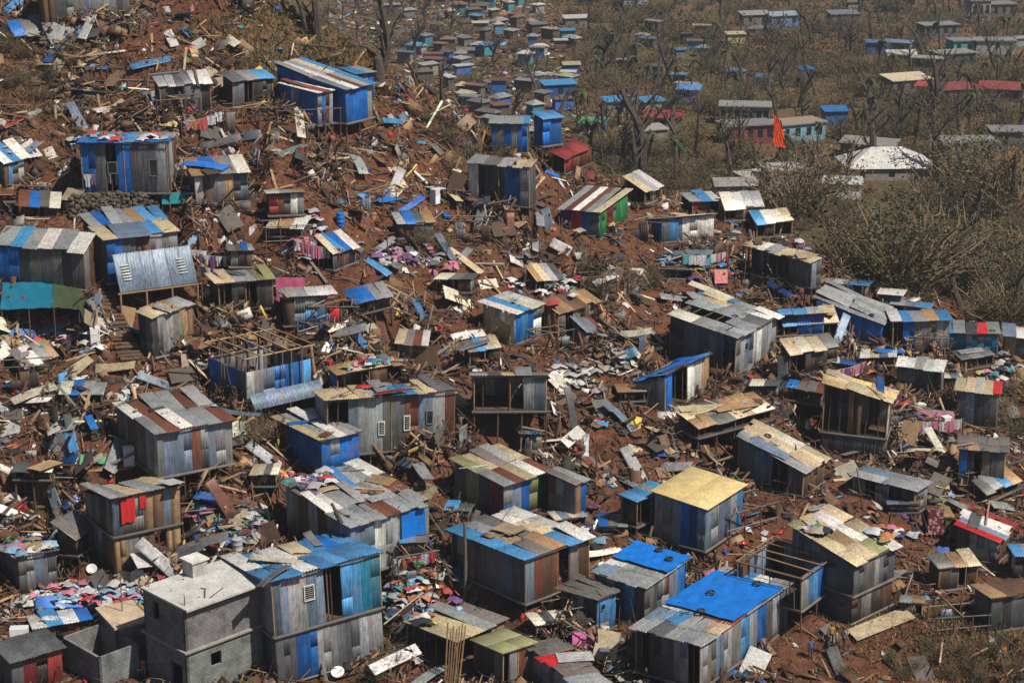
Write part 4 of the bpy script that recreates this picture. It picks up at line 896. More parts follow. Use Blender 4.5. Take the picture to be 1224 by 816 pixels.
# fridges and cabinets
def fridge(px, py, w, h, yaw, lab, tip=0):
    x, y, zz, ok = surf_hits([px], [py], T); x, y, zz = float(x[0]), float(y[0]), float(zz[0])
    r = empty('fridge', (x, y, zz), lab, 'fridge', 'discarded white appliances'); r.rotation_euler = (tip, 0, yaw)
    m = MB(); m.box(-w/2, -.3, 0, w/2, .3, h); ob('body', m.mesh('body', M_PLASTIC), r, (.62, .62, .62))
    for z0, z1 in ((.08, h*.62), (h*.64, h-.02)):
        m = MB(); m.box(-w/2+.01, -.36, z0, w/2-.01, -.303, z1); d = ob('door', m.mesh('door', M_PLASTIC), r, (.7, .7, .7))
        m = MB(); m.box(w/2-.1, -.40, z0+.1, w/2-.06, -.362, z0+.35); ob('handle', m.mesh('handle', M_PLASTIC), d, (.15, .15, .15))
for a in [(114, 412, .8, 1.5, .3, 'white fridge standing beside the clothes heap'), (1097, 498, 1.4, 1.3, -.2, 'wide white cabinet fridge beside the beige-roofed open house'), (436, 450, .8, 1.4, .2, 'white fridge beside the clothes-rail hut'), (155, 560, .9, 1.6, .2, 'white fridge against the rust-striped shack'), (25, 780, 1.3, 1.8, .1, 'white door panel fridge at the green canopy hut'), (1130, 515, .8, 1.4, .4, 'small white fridge near the blue-trimmed hut'), (520, 245, .8, 1.5, 1.0, 'white fridge stranded in the upper rubble')]: fridge(*a)

# ------------------------------------------------------------------ uncountable debris
def box_cloud(n, X, Y, Z, L, W, H, yaw, tx, ty, cols):
    cy_, sy_ = np.cos(yaw), np.sin(yaw); V = np.repeat(CUBE_V[None], n, 0)*np.stack([L, W, H], -1)[:, None, :]
    x, y, z = V[..., 0], V[..., 1], V[..., 2]
    x, z = x*np.cos(tx)[:, None]-z*np.sin(tx)[:, None], x*np.sin(tx)[:, None]+z*np.cos(tx)[:, None]
    y, z = y*np.cos(ty)[:, None]-z*np.sin(ty)[:, None], y*np.sin(ty)[:, None]+z*np.cos(ty)[:, None]
    x, y = x*cy_[:, None]-y*sy_[:, None], x*sy_[:, None]+y*cy_[:, None]
    V = np.stack([x+X[:, None], y+Y[:, None], z+Z[:, None]], -1).reshape(-1, 3)
    Fc = (CUBE_F[None]+8*np.arange(n)[:, None, None]).reshape(-1, 4)
    return V, Fc, np.repeat(cols, 8, 0)
def hill_pts(n, dens=.35, scale=5, seed=11, roofs=.0):
    m = int(n*6); X = rng.uniform(-60, 60, m); Y = rng.uniform(126, 214, m)
    k = Y < crest_y(X)+2
    k &= rng.uniform(0, 1, m) < np.clip(.10+.35*vnoise(X, Y, scale, seed)+1.5*heap(X, Y)/1.3, dens*.22, 1)
    s_ = sid_at(X, Y); on = (s_ >= 0); k &= (~on) | (rng.uniform(0, 1, m) < roofs)
    k &= ~((X > 19) & (X < 48) & (Y < 142) & (rng.uniform(0, 1, m) < .86))
    X, Y = X[k][:n], Y[k][:n]; s_ = s_[k][:n]
    Z = np.where(s_ >= 0, grid_at(SURF, X, Y)+.06, grid_at(T, X, Y))
    e = .5; gx = (grid_at(T, X+e, Y)-grid_at(T, X-e, Y))/(2*e); gy = (grid_at(T, X, Y+e)-grid_at(T, X, Y-e))/(2*e)
    return X, Y, Z, gx, gy, s_
DEB = np.array([(.12, .06, .032), (.17, .088, .048), (.22, .125, .065), (.075, .04, .025), (.32, .19, .09), (.40, .28, .15), (.12, .105, .095), (.24, .22, .2), (.6, .56, .5), (.03, .026, .022), (.02, .1, .38), (.10, .28, .5), (.45, .03, .03), (.5, .16, .22), (.55, .40, .08), (.04, .2, .08), (.07, .035, .02)])
DW = np.array([15, 13, 8, 13, 6, 3.5, 7, 5, 5, 11, 1.6, 1.6, 1.6, 1.2, .8, .6, 8.]); DW /= DW.sum()
def debris(name, n, lmin, lmax, wr, label, roofs, seed, tilt=.35, cat='debris', pal=DEB, wts=DW, dens=.35):
    X, Y, Z, gx, gy, s_ = hill_pts(n, roofs=roofs, seed=seed, dens=dens); n = len(X)
    L = np.exp(rng.uniform(np.log(lmin), np.log(lmax), n)); W = L*rng.uniform(*wr, n); H = rng.uniform(.015, .05, n)+(W < .12)*.02
    yaw = rng.uniform(0, 6.28, n); on = s_ >= 0
    slope_x = gx*np.cos(yaw)+gy*np.sin(yaw); slope_y = -gx*np.sin(yaw)+gy*np.cos(yaw)
    tx = np.where(on, 0, np.arctan(slope_x)+rng.normal(0, tilt, n)); ty = np.where(on, 0, np.arctan(slope_y)+rng.normal(0, tilt, n))
    hp = heap(X, Y); big_ = np.clip(L/.8, .3, 1.2)
    tx = tx+np.where(on, 0, rng.normal(0, .5, n)*np.clip(hp*1.5, 0, 1)); ty = ty+np.where(on, 0, rng.normal(0, .4, n)*np.clip(hp*1.5, 0, 1))
    Z = Z+np.where(on, .04, rng.uniform(0, .15, n)+np.abs(np.sin(tx))*L*.12+rng.uniform(0, 1, n)*hp*big_)
    cols = pal[rng.choice(len(pal), n, p=wts)]*rng.uniform(.4, 1.1, (n, 1))
    V, Fc, c = box_cloud(n, X, Y, Z, L, W, H, yaw, tx, ty, cols)
    tag(ob(name, np_mesh(name, V, Fc, M_ATTR, c)), label, cat, kind='stuff')
debris('splintered_wood_debris', 30000, .35, 3.0, (.03, .11), 'splintered planks and sticks strewn all over the hillside', .006, 21, wts=(lambda w: w/w.sum())(np.array([20, 16, 10, 14, 10, 6, 6, 4, 2, 8, .3, .3, .3, .2, .2, .1, 6.])))
debris('sheet_debris', 9000, .3, 1.9, (.25, .7), 'broken boards and sheet scraps strewn over the hillside', .008, 31)
debris('small_litter', 22000, .06, .22, (.4, 1), 'small coloured litter scattered over the whole hillside', .012, 41, cat='litter', tilt=.6)
debris('earth_clods', 16000, .12, .5, (.6, 1), 'lumps of red earth on the hillside', 0, 51, cat='soil', pal=np.array([(.09, .042, .026), (.13, .06, .035), (.06, .03, .02), (.17, .09, .055)]), wts=np.full(4, .25), tilt=.9)
def branch_tangle(n):
    X, Y, Z, gx, gy, s_ = hill_pts(n, seed=67); n = len(X); a = rng.uniform(0, 6.28, n); L = rng.uniform(.8, 3.2, n); r0 = L*rng.uniform(.010, .022, n); P = [np.stack([X, Y, Z+rng.uniform(0, .2, n)+heap(X, Y)*rng.uniform(0, 1, n)], -1)]
    el = rng.normal(.15, .4, n)
    for j in range(4): P.append(P[-1]+np.stack([np.cos(a)*np.cos(el), np.sin(a)*np.cos(el), np.sin(el)+(gx*np.cos(a)+gy*np.sin(a))*np.cos(el)], -1)*(L/4)[:, None]); a = a+rng.normal(0, .35, n); el = el+rng.normal(-.08, .3, n)
    V = np.zeros((n, 5, 3, 3))
    for j in range(5):
        r = r0*(1-.18*j)
        for k in range(3): t = 2.1*k; V[:, j, k] = P[j]+np.stack([np.cos(t)*r*-np.sin(a), np.cos(t)*r*np.cos(a), np.sin(t)*r], -1)
    f = np.array([(j*3+k, j*3+(k+1) % 3, j*3+3+(k+1) % 3, j*3+3+k) for j in range(4) for k in range(3)])
    c = np.array([(.09, .065, .045), (.15, .11, .08), (.055, .04, .03), (.20, .16, .12)])[rng.integers(0, 4, n)]*rng.uniform(.6, 1.2, (n, 1))
    tag(ob('fallen_branches', np_mesh('fallen_branches', V.reshape(-1, 3), (f[None]+15*np.arange(n)[:, None, None]).reshape(-1, 4), M_ATTR, np.repeat(c, 15, 0))), 'fallen bare branches tangled through the rubble', 'branches', kind='stuff')
branch_tangle(7000)
# rags: crumpled patches
def rag_cloud(n):
    X, Y, Z, gx, gy, s_ = hill_pts(n, roofs=.012, seed=61, dens=.1); n = len(X)
    V0, F0 = cloth_grid(3, 3, .2); k = len(V0); S_ = rng.uniform(.2, .6, n); yaw = rng.uniform(0, 6.28, n)
    v = V0[None]*S_[:, None, None]+rng.normal(0, .05, (n, k, 3)); v[..., 2] = np.abs(v[..., 2])
    x = v[..., 0]*np.cos(yaw)[:, None]-v[..., 1]*np.sin(yaw)[:, None]; y = v[..., 0]*np.sin(yaw)[:, None]+v[..., 1]*np.cos(yaw)[:, None]
    z = v[..., 2]+np.where(s_ >= 0, 0, 1)[:, None]*(gx[:, None]*x+gy[:, None]*y)
    Vv = np.stack([x+X[:, None], y+Y[:, None], z+Z[:, None]+.08], -1).reshape(-1, 3)
    cl = np.array([c for _, c in CLOTH_COLS])[rng.choice(len(CLOTH_COLS), n, p=np.array([5, 4, 1, 1, 1, 2, 1.5, .4, .5, .6, .5, 3, 4, 4, .5, 1])/30.)]*rng.uniform(.6, 1.1, (n, 1))
    tag(ob('rags', np_mesh('rags', Vv, (F0[None]+k*np.arange(n)[:, None, None]).reshape(-1, 4), M_ATTR, np.repeat(cl, k, 0), smooth=True)), 'small crumpled rags mixed into the rubble everywhere', 'rags', kind='stuff')
rag_cloud(3000)
PXc, PYc, CC = [], [], []
for cx, cy, rx, ry, n, names in CL:
    pal = [c for nm, c in CLOTH_COLS if names is None or nm in names]+[(.5, .48, .48)]*(4 if names is None else 0)
    for _ in range(int(n*2.6)): PXc.append(random.gauss(cx, rx*.55)); PYc.append(random.gauss(cy, ry*.55)); CC.append(random.choice(pal))
X, Y, Z, ok = surf_hits(PXc, PYc); sid = sid_at(X, Y); same = np.all([sid_at(X+a_, Y+b_) == sid for a_, b_ in ((.35, 0), (-.35, 0), (0, .35), (0, -.35))], axis=0); good = ok & same & ((np.abs(Z-grid_at(T, X, Y)) < .1) | ((sid >= 0) & np.array([bool(HOUSES[i].get('cloth')) if i >= 0 else False for i in sid])))
X, Y, Z, CC = X[good], Y[good], Z[good], np.array(CC)[good]; n = len(X); V0, F0 = cloth_grid(5, 4, .35); k = len(V0); S_ = rng.uniform(.35, 1.25, n); yaw = rng.uniform(0, 6.28, n)
v = V0[None]*S_[:, None, None]+rng.normal(0, .035, (n, k, 3)); v[..., 2] = np.abs(v[..., 2])
x = v[..., 0]*np.cos(yaw)[:, None]-v[..., 1]*np.sin(yaw)[:, None]; y = v[..., 0]*np.sin(yaw)[:, None]+v[..., 1]*np.cos(yaw)[:, None]
Vv = np.stack([x+X[:, None], y+Y[:, None], v[..., 2]+Z[:, None]+.06+rng.uniform(0, .25, (n, 1))], -1).reshape(-1, 3)
tag(ob('clothes_heaps', np_mesh('clothes_heaps', Vv, (F0[None]+k*np.arange(n)[:, None, None]).reshape(-1, 4), M_ATTR, np.repeat((CC*.85+CC.mean(1, keepdims=True)*.15)*rng.uniform(.55, 1.15, (n, 1)), k, 0), smooth=True)), 'heaped washed-out clothes mixed together in piles on the slope', 'clothes', kind='stuff')

# ------------------------------------------------------------------ standing posts, poles and wrecked frames
POST = []
def pole_me(seed):
    r_ = random.Random(seed); m = MB(); m.tube([(0, 0, -.3), (r_.uniform(-.06, .06), r_.uniform(-.06, .06), .5), (r_.uniform(-.1, .1), r_.uniform(-.1, .1), 1)], [.05, .045, .035], 6); return m.mesh('pole', M_WOOD)
POLES = [pole_me(i) for i in range(5)]
px, py = rand_px(90)
for a, b in zip(px, py):
    x, y, zz, ok = surf_hits([a], [b], T); x, y, zz = float(x[0]), float(y[0]), float(zz[0])
    if int(sid_at(x, y)) >= 0: continue
    h = random.uniform(1.2, 3.6); ch = random.choice('nnumd')
    o = ob('pole', random.choice(POLES), None, shade(PAL[ch], .3), Matrix.Translation((x, y, zz)) @ Euler((random.gauss(0, .14), random.gauss(0, .14), random.uniform(0, 6))).to_matrix().to_4x4() @ Matrix.Diagonal((1.2, 1.2, h, 1)))
    tag(o, loose_label('tall' if h > 2.4 else 'short', CNAME[ch], 'standing pole', x, y, 'standing poles in the rubble'), 'pole', 'standing poles in the rubble')
def wreck_frame(px, py, w, d, h, yaw, lab):
    x, y, zz, ok = surf_hits([px], [py], T); x, y, zz = float(x[0]), float(y[0]), float(zz[0])
    r = empty('timber_frame', (x, y, zz), lab, 'timber frame', 'wrecked timber frames'); c, s_ = math.cos(yaw), math.sin(yaw)
    Q = lambda a, b, q: Vector((a*c-b*s_, a*s_+b*c, q))
    for a in np.linspace(-w/2, w/2, max(2, int(w/1.3)+1)):
        for b in (0, d):
            q = Q(a, b, 0); g = gz(x+q.x, y+q.y)-zz; beam('post', r, Q(a, b, g-.3), Q(a+random.uniform(-.15, .15), b, max(h+random.uniform(-.5, .3), g+.6)), .1, shade(PAL['n'], .4))
    for b in (0, d): beam('rail', r, Q(-w/2-.2, b, h), Q(w/2+.2, b, h+random.uniform(-.2, .2)), .09, shade(PAL['u'], .3))
    if random.random() < .7: beam('rail', r, Q(-w/2-.2, 0, h*.4), Q(w/2+.2, 0, h*.4), .08, shade(PAL['u'], .3))
    for k in range(random.randint(1, 3)): beam('rafter', r, Q(random.uniform(-w/2, w/2), -.2, h+.08), Q(random.uniform(-w/2, w/2), d+.2, h+.1), .08, shade(PAL['m'], .3))
    for k in range(random.randint(1, 4)):
        a = random.uniform(-w/2, w/2-.8); ch = random.choice('GdgunsbnR' if random.random() < .5 else 'dGnn')
        ob('wall_panel', CORR[4], r, shade(PAL[ch], .2), axes(Q(a, random.choice((-.06, d-.06)), .1), Q(.8, 0, 0), Vector((0, 0, random.uniform(.8, h*.9))), Q(0, -1, 0)))
FR = [(450, 260, 4, 2.5, 2.4, .1, 'wrecked timber frame in the upper rubble above the clothes'), (555, 290, 5, 2, 2.0, -.1, 'low broken timber frame on the central slope'), (345, 300, 4, 2.5, 2.2, .2, 'timber frame with hung clothes above the pink blanket'), (300, 160, 5, 2.5, 2.4, .1, 'timber frame stripped of walls below the leaning grey hut'), (215, 150, 4, 2, 2.4, .2, 'bare frame beside the hillside rubble hut'), (120, 110, 5, 2.5, 2.2, 0, 'dark broken frame above the cloth-covered roof'),
      (30, 250, 5, 2.5, 2.2, 0, 'stick frame above the grey-roofed blue shack'), (720, 360, 3, 2, 2.2, .3, 'bare frame right behind the rubbish-roofed hut'), (860, 320, 5, 2.5, 2.4, -.3, 'frame hung with clothes below the long cream roof'), (950, 360, 5, 2, 2.0, -.3, 'dark frame under the broken blue roof'), (1110, 430, 4, 2, 2.2, 0, 'frame beside the white-roofed low hut'), (1060, 520, 4, 2, 2.0, .2, 'frame behind the beige-roofed open house'), (1180, 590, 4, 2, 2.0, .3, 'broken frame above the red and white roof'), (900, 640, 5, 3, 2.2, .6, 'unfinished beam frame beside the yellow-roofed shack'), (760, 740, 3, 2, 2.0, .5, 'stick frame below the little blue-door shed'),
      (500, 700, 3, 2, 2.4, .3, 'leaning timber frame among the coloured rubbish'), (230, 640, 4, 2, 2.0, .2, 'low rack frame beside the red-cloth shack'), (30, 470, 4, 2, 2.2, .1, 'broken frame among timber at the photo edge'), (60, 600, 4, 2, 2.2, 0, 'dark frame beside the red-cloth shack'), (660, 420, 4, 2, 1.6, .4, 'low rack of sticks below the blue tarp scraps'), (590, 240, 4, 2, 2.4, 0, 'frame beside the open-fronted blue hut'), (770, 290, 4, 2, 2.2, -.2, 'frame in front of the pale blue fence shack'), (690, 760, 3.5, 2, 2.2, .5, 'rickety frame beside the red-sheet roof'), (1150, 760, 4, 2, 1.6, .2, 'low stick fence frame in the weeds'), (400, 400, 4, 2, 2.4, 0, 'frame beside the roofless blue shack'), (1020, 400, 4, 2, 1.8, -.3, 'stick frame in front of the long grey roof'), (370, 160, 6, 2, 2.2, .1, 'frame of storage stalls under the blue ridge house')]
for a in FR: wreck_frame(*a)

# ------------------------------------------------------------------ washing lines
def garment_me(kind, seed):
    r_ = random.Random(seed); n = 4
    out = {'towel': [(-.5, .5)]*5, 'shirt': [(-.55, .55), (-.5, .5), (-.3, .3), (-.3, .3), (-.32, .32)], 'trousers': [(-.28, .28), (-.3, .3), (-.3, .3), (-.28, .28), (-.26, .26)]}[kind]
    V = []; Fc = []
    for j, (a, b) in enumerate(out):
        for i in range(5): V.append((a+(b-a)*i/4, .05*math.sin(i*2.2+seed)*(j/4+.3), -j/4*(1+.06*r_.random())))
    for j in range(4):
        for i in range(4):
            if kind == 'trousers' and j >= 1 and i in (1, 2) and (i == 1) and j > 1: pass
            Fc.append((j*5+i, j*5+i+1, j*5+i+6, j*5+i+5))
    me = bpy.data.meshes.new(kind); me.from_pydata(V, [], Fc); me.materials.append(M_CLOTH); return me
GARM = {k: [garment_me(k, i) for i in range(2)] for k in ('towel', 'shirt', 'trousers')}
LINES = [((238, 345), (300, 350), 8, 'beside the sloping-panel shack', None), ((236, 330), (282, 335), 6, 'behind the tilted grey-blue panel', ('white', 'white', 'purple')), ((352, 410), (395, 415), 6, 'beside the roofless blue shack', ('blue', 'red', 'light blue')), ((470, 700), (522, 690), 6, 'in front of the blue-tarp-curtain shack', ('orange', 'white', 'red', 'navy')), ((352, 315), (410, 325), 9, 'above the pink-blanket hut', ('pink', 'white', 'navy', 'red')), ((572, 495), (610, 492), 6, 'inside the open platform hut', ('red', 'navy', 'turquoise', 'orange')), ((815, 330), (870, 325), 8, 'above the big grey house', ('pink', 'white', 'turquoise', 'navy')), ((218, 172), (270, 160), 5, 'below the hillside rubble hut', ('orange', 'white', 'blue', 'red')), ((100, 235), (165, 232), 7, 'in front of the cloth-covered roof shack', ('pink', 'white', 'purple', 'navy')), ((985, 470), (1060, 468), 8, 'behind the beige-roofed open house', ('purple', 'orange', 'yellow', 'pink')), ((1090, 530), (1150, 528), 6, 'beside the blue-trimmed hut', ('pink', 'pink', 'white')), ((1000, 300), (1005, 330), 3, 'at the scrub edge', ('white', 'pink'))]
for (a, b), (c, d), n, where, names in LINES:
    x, y, zz, ok = surf_hits([a, c], [b, d], T); A = Vector((x[0], y[0], zz[0])); B_ = Vector((x[1], y[1], zz[1]))
    if (A-B_).length > 9: B_ = A+(B_-A).normalized()*6; B_.z = gz(B_.x, B_.y)
    r = empty('clothesline', A, f'sagging clothesline strung {where}', 'clothesline', 'clotheslines'); h = 2.1; D = B_-A
    beam('post', r, (0, 0, -.3), (0, 0, h), .08, PAL['n']); beam('post', r, D+Vector((0, 0, -.3)), D+Vector((0, 0, h)), .08, PAL['n'])
    P = [D*t+Vector((0, 0, h-.25*4*t*(1-t))) for t in np.linspace(0, 1, 7)]; m = MB(); m.tube(P, .012, 4); ob('rope', m.mesh('rope', M_WOOD), r, PAL['w'])
    for k in range(n):
        t = (k+.7)/(n+.4); q = A+D*t+Vector((0, 0, h-.25*4*t*(1-t))); nm, cc_ = random.choice([q_ for q_ in CLOTH_COLS if names is None or q_[0] in names]); kd = random.choice(['towel', 'shirt', 'trousers', 'towel'])
        ex = D.copy(); ex.z = 0; ex.normalize(); sz = random.uniform(.8, 1.2)
        o = ob('hung_'+kd, random.choice(GARM[kd]), None, shade(cc_, .1), axes(q, ex*min(.95, D.length/n*.95), Vector((-ex.y, ex.x, 0)), Vector((0, 0, sz))))
        tag(o, uniq([f'{nm} {kd} hung on the clothesline {where}', f'{"long" if sz > 1 else "short"} {nm} {kd} hung on the clothesline {where}'], 'washing hung on '+where), kd if kd != 'towel' else 'cloth', 'washing hung on '+where)
#@@PART2_DONE

# ------------------------------------------------------------------ special things on the hillside
def ghit(px, py):
    d = raydir(px, py); ys = np.arange(118, 1500, .25); t = ys/d[1]; hh = ground(d[0]*t, ys); k = np.argmax(CAMZ+d[2]*t < hh)
    return Vector((d[0]*t[k], ys[k], float(hh[k])))
def cloth_sheet(name, corners, root, color, mat, n=8, sag=.12, seed=0, wave=.05):
    """corners a,b,c,d (world or root-local) -> wrinkled cloth"""
    r_ = random.Random(seed); a, b, c, d = [Vector(q) for q in corners]; V = []; Fc = []
    nn = (b-a).cross(d-a).normalized()
    for i in range(n+1):
        for j in range(n+1):
            s_, t = i/n, j/n; p = a*(1-s_)*(1-t)+b*s_*(1-t)+c*s_*t+d*(1-s_)*t
            p = p-Vector((0, 0, sag*math.sin(math.pi*s_)*math.sin(math.pi*t)))+nn*(wave*math.sin(i*2.1+j*.9+seed)+r_.uniform(-.025, .025)); V.append(tuple(p))
    for i in range(n):
        for j in range(n): k = i*(n+1)+j; Fc.append((k, k+n+1, k+n+2, k+1))
    me = bpy.data.meshes.new(name); me.from_pydata(V, [], Fc); me.materials.append(mat); me.polygons.foreach_set('use_smooth', np.ones(len(me.polygons), bool))
    return ob(name, me, root, color)
# tarp tent
c0 = ghit(12, 400); r = empty('tarp_tent', c0, 'open tent of teal and olive green tarps over dark junk', 'tent'); w, d_, h = 6.6, 3.6, 3.0
cloth_sheet('tarp', [(-.6, -.3, h-.9), (3.9, -.3, h-.7), (3.3, d_, h+.5), (-1.2, d_, h+.4)], r, (.006, .12, .19), M_TARP, seed=1)['label'] = 'teal tarp roof'
cloth_sheet('tarp', [(-.6, -.3, h-.9), (-1.2, d_, h+.4), (-2.4, d_, .6), (-1.6, -.2, .2)], r, (.006, .11, .17), M_TARP, seed=2)
cloth_sheet('tarp', [(3.7, -.3, h-.66), (6.0, -.2, h-.9), (5.6, d_, h+.5), (3.2, d_, h+.55)], r, (.05, .07, .035), M_TARP, seed=3)['label'] = 'olive green tarp'
cloth_sheet('tarp', [(6.0, -.2, h-.9), (5.6, d_, h+.5), (6.6, d_, .5), (6.9, -.2, .1)], r, (.05, .07, .035), M_TARP, seed=4)
for q in ((-.5, -.2), (1.8, -.25), (3.9, -.2), (6.0, -.1), (3.2, d_-.2), (-1.0, d_-.2)): beam('post', r, (q[0], q[1], -.5), (q[0], q[1], h-.8 if q[1] < 1 else h+.4), .09, shade(PAL['n']))
# blankets and tarps hung or spread
for px, py, w, h, tl, cc_, lab in [(348, 372, 2.6, 2.3, 80, (.55, .10, .22), 'pink and white blanket hung upright over the low hut'), (705, 790, 2.6, 1.6, 70, (.62, .14, .36), 'bright pink patterned cloth hung beside the red-sheet roof'), (1065, 500, 1.8, 1.6, 80, (.16, .02, .10), 'purple cloth hung beside the beige-roofed house'), (1118, 512, 3.4, 1.2, 60, (.52, .22, .28), 'pink blanket draped near the red-cornered hut'), (660, 715, 2.6, 2.4, 75, (.12, .02, .03), 'maroon patterned cloth hung below the white and blue striped roof'), (1020, 640, 3.0, .8, 8, (.6, .06, .1), 'red printed strip lying on the striped tan roof'), (1118, 645, 1.2, 2.0, 75, (.10, .012, .015), 'dark red cloth hung beside the red and white roof'), (235, 620, 4.0, 1.2, 20, (.14, .03, .04), 'maroon tarp slung under the rust-striped shack'), (110, 560, 2.0, 1.2, 20, (.10, .36, .17), 'pale green sheet heaped beside the rust-striped shack'), (215, 250, 3.2, 1.0, 70, (.01, .22, .26), 'teal cloth fence beside the striped blue and tan roof'), (862, 345, 1.3, 1.4, 60, (.58, .22, .2), 'salmon pink cloth hung on a stick in the rubble'), (545, 690, 2.4, 1.3, 25, (.05, .10, .3), 'folded blue sheet beside the wooden post'), (232, 205, 3.2, 1.3, 15, (.01, .15, .5), 'blue tarp sliding off the patchwork low hut')]:
    p, yaw = ghit(px, py), random.uniform(-.3, .3); ex = Vector((math.cos(yaw), math.sin(yaw), 0)); up = Vector((0, math.cos(R(tl)), math.sin(R(tl)))); p = p+Vector((0, 0, .15))
    if tl > 40: p = p+Vector((0, 0, .3))
    o = cloth_sheet('blanket', [p-ex*w/2, p+ex*w/2, p+ex*w/2+up*h, p-ex*w/2+up*h], None, cc_, M_CLOTH, 8, .06, int(px)); tag(o, lab, 'blanket' if tl > 40 else 'cloth')
    if tl > 40:
        q = empty('drying_rack', p, 'stick rack holding the '+' '.join(lab.split()[:3]), 'rack')
        for s_ in (-1, 1): beam('post', q, ex*(w/2*s_)+Vector((0, .06, -.8)), ex*(w/2*s_)+up*h+Vector((0, .06, .1)), .07, PAL['n'])
        beam('rail', q, -ex*(w/2+.2)+up*h+Vector((0, .05, .0)), ex*(w/2+.2)+up*h+Vector((0, .05, .0)), .06, PAL['u'])
# earth stairs
def stairs(p0, p1, n, w, lab, tyre=False):
    px = np.linspace(p0[0], p1[0], n); py = np.linspace(p0[1], p1[1], n); A = ghit(*p0); r = empty('stairs', A, lab, 'stairs')
    for i in range(n):
        q = ghit(px[i], py[i])-A
        if tyre: ob('tyre', TY_, r, None, Matrix.Translation(q+Vector((0, 0, .02))) @ Matrix.Diagonal((1.1, 1.1, 1.1, 1)))
        else: ob('step', BEAM, r, shade(PAL['n'], .25), Matrix.Translation(q+Vector((0, 0, .08))) @ Matrix.Rotation(.2+random.uniform(-.1, .1), 4, 'Z') @ Matrix.Diagonal((w, .28, .3, 1)))
stairs((158, 432), (122, 352), 18, 1.9, 'earth and log stairs climbing past the tall narrow shack')
stairs((745, 520), (668, 412), 26, 1, 'tyre stairs climbing the bare central slope', True)
stairs((70, 650), (45, 600), 9, 1.8, 'log steps beside the tall patchwork shack')
# stone wall
A = ghit(84, 266); B_ = ghit(192, 262); r = empty('stone_wall', A, 'dark rubble stone retaining wall under the cloth-covered roof shack', 'stone wall'); D = B_-A; V = []; Fc = []; n = 420
u_ = rng.uniform(0, 1, n); zz = rng.uniform(-.4, 2.3, n); X = D.x*u_; Y = D.y*u_+zz*.12; s_ = rng.uniform(.22, .42, n)
V, Fc, c = box_cloud(n, X, Y, zz+D.z*u_, s_, s_*.8, s_*.8, rng.uniform(0, 6, n), rng.uniform(0, 6, n), rng.uniform(0, 6, n), np.array([(.09, .075, .055)])*rng.uniform(.5, 1.4, (n, 1)))
o = ob('stones', np_mesh('stones', V, Fc, M_ATTR, c), r); o['kind'] = 'stuff'
# leaning bundle of poles, tall post, beams
A = ghit(540, 822)
for k in range(7):
    m = MB(); m.tube([(0, 0, 0), (.25+.05*k, .5, 4.6+random.uniform(-.5, .4))], [.07, .05], 6)
    o = ob('long_pole', m.mesh('long_pole', M_WOOD), None, shade(PAL['m'], .2)); o.location = A+Vector((.16*k-.5, random.uniform(-.1, .1), -.2))
    tag(o, 'long bare pole in the leaning bundle beside the junk-topped shed', 'pole', 'poles leaning in one bundle')
A = ghit(556, 722); m = MB(); m.tube([(0, 0, -.3), (.05, 0, 3), (0, 0, 6.4)], [.15, .13, .11], 8); o = ob('wooden_post', m.mesh('wooden_post', M_WOOD), None, PAL['u']); o.location = A; tag(o, 'tall wooden post beside the white and blue striped roof', 'post')
A = ghit(148, 760); m = MB(); m.tube([(0, 0, -.3), (0, 0, 5.2)], [.05, .04], 6); o = ob('thin_pole', m.mesh('thin_pole', M_WOOD), None, PAL['G']); o.location = A; tag(o, 'thin dark pole beside the concrete block house', 'pole')

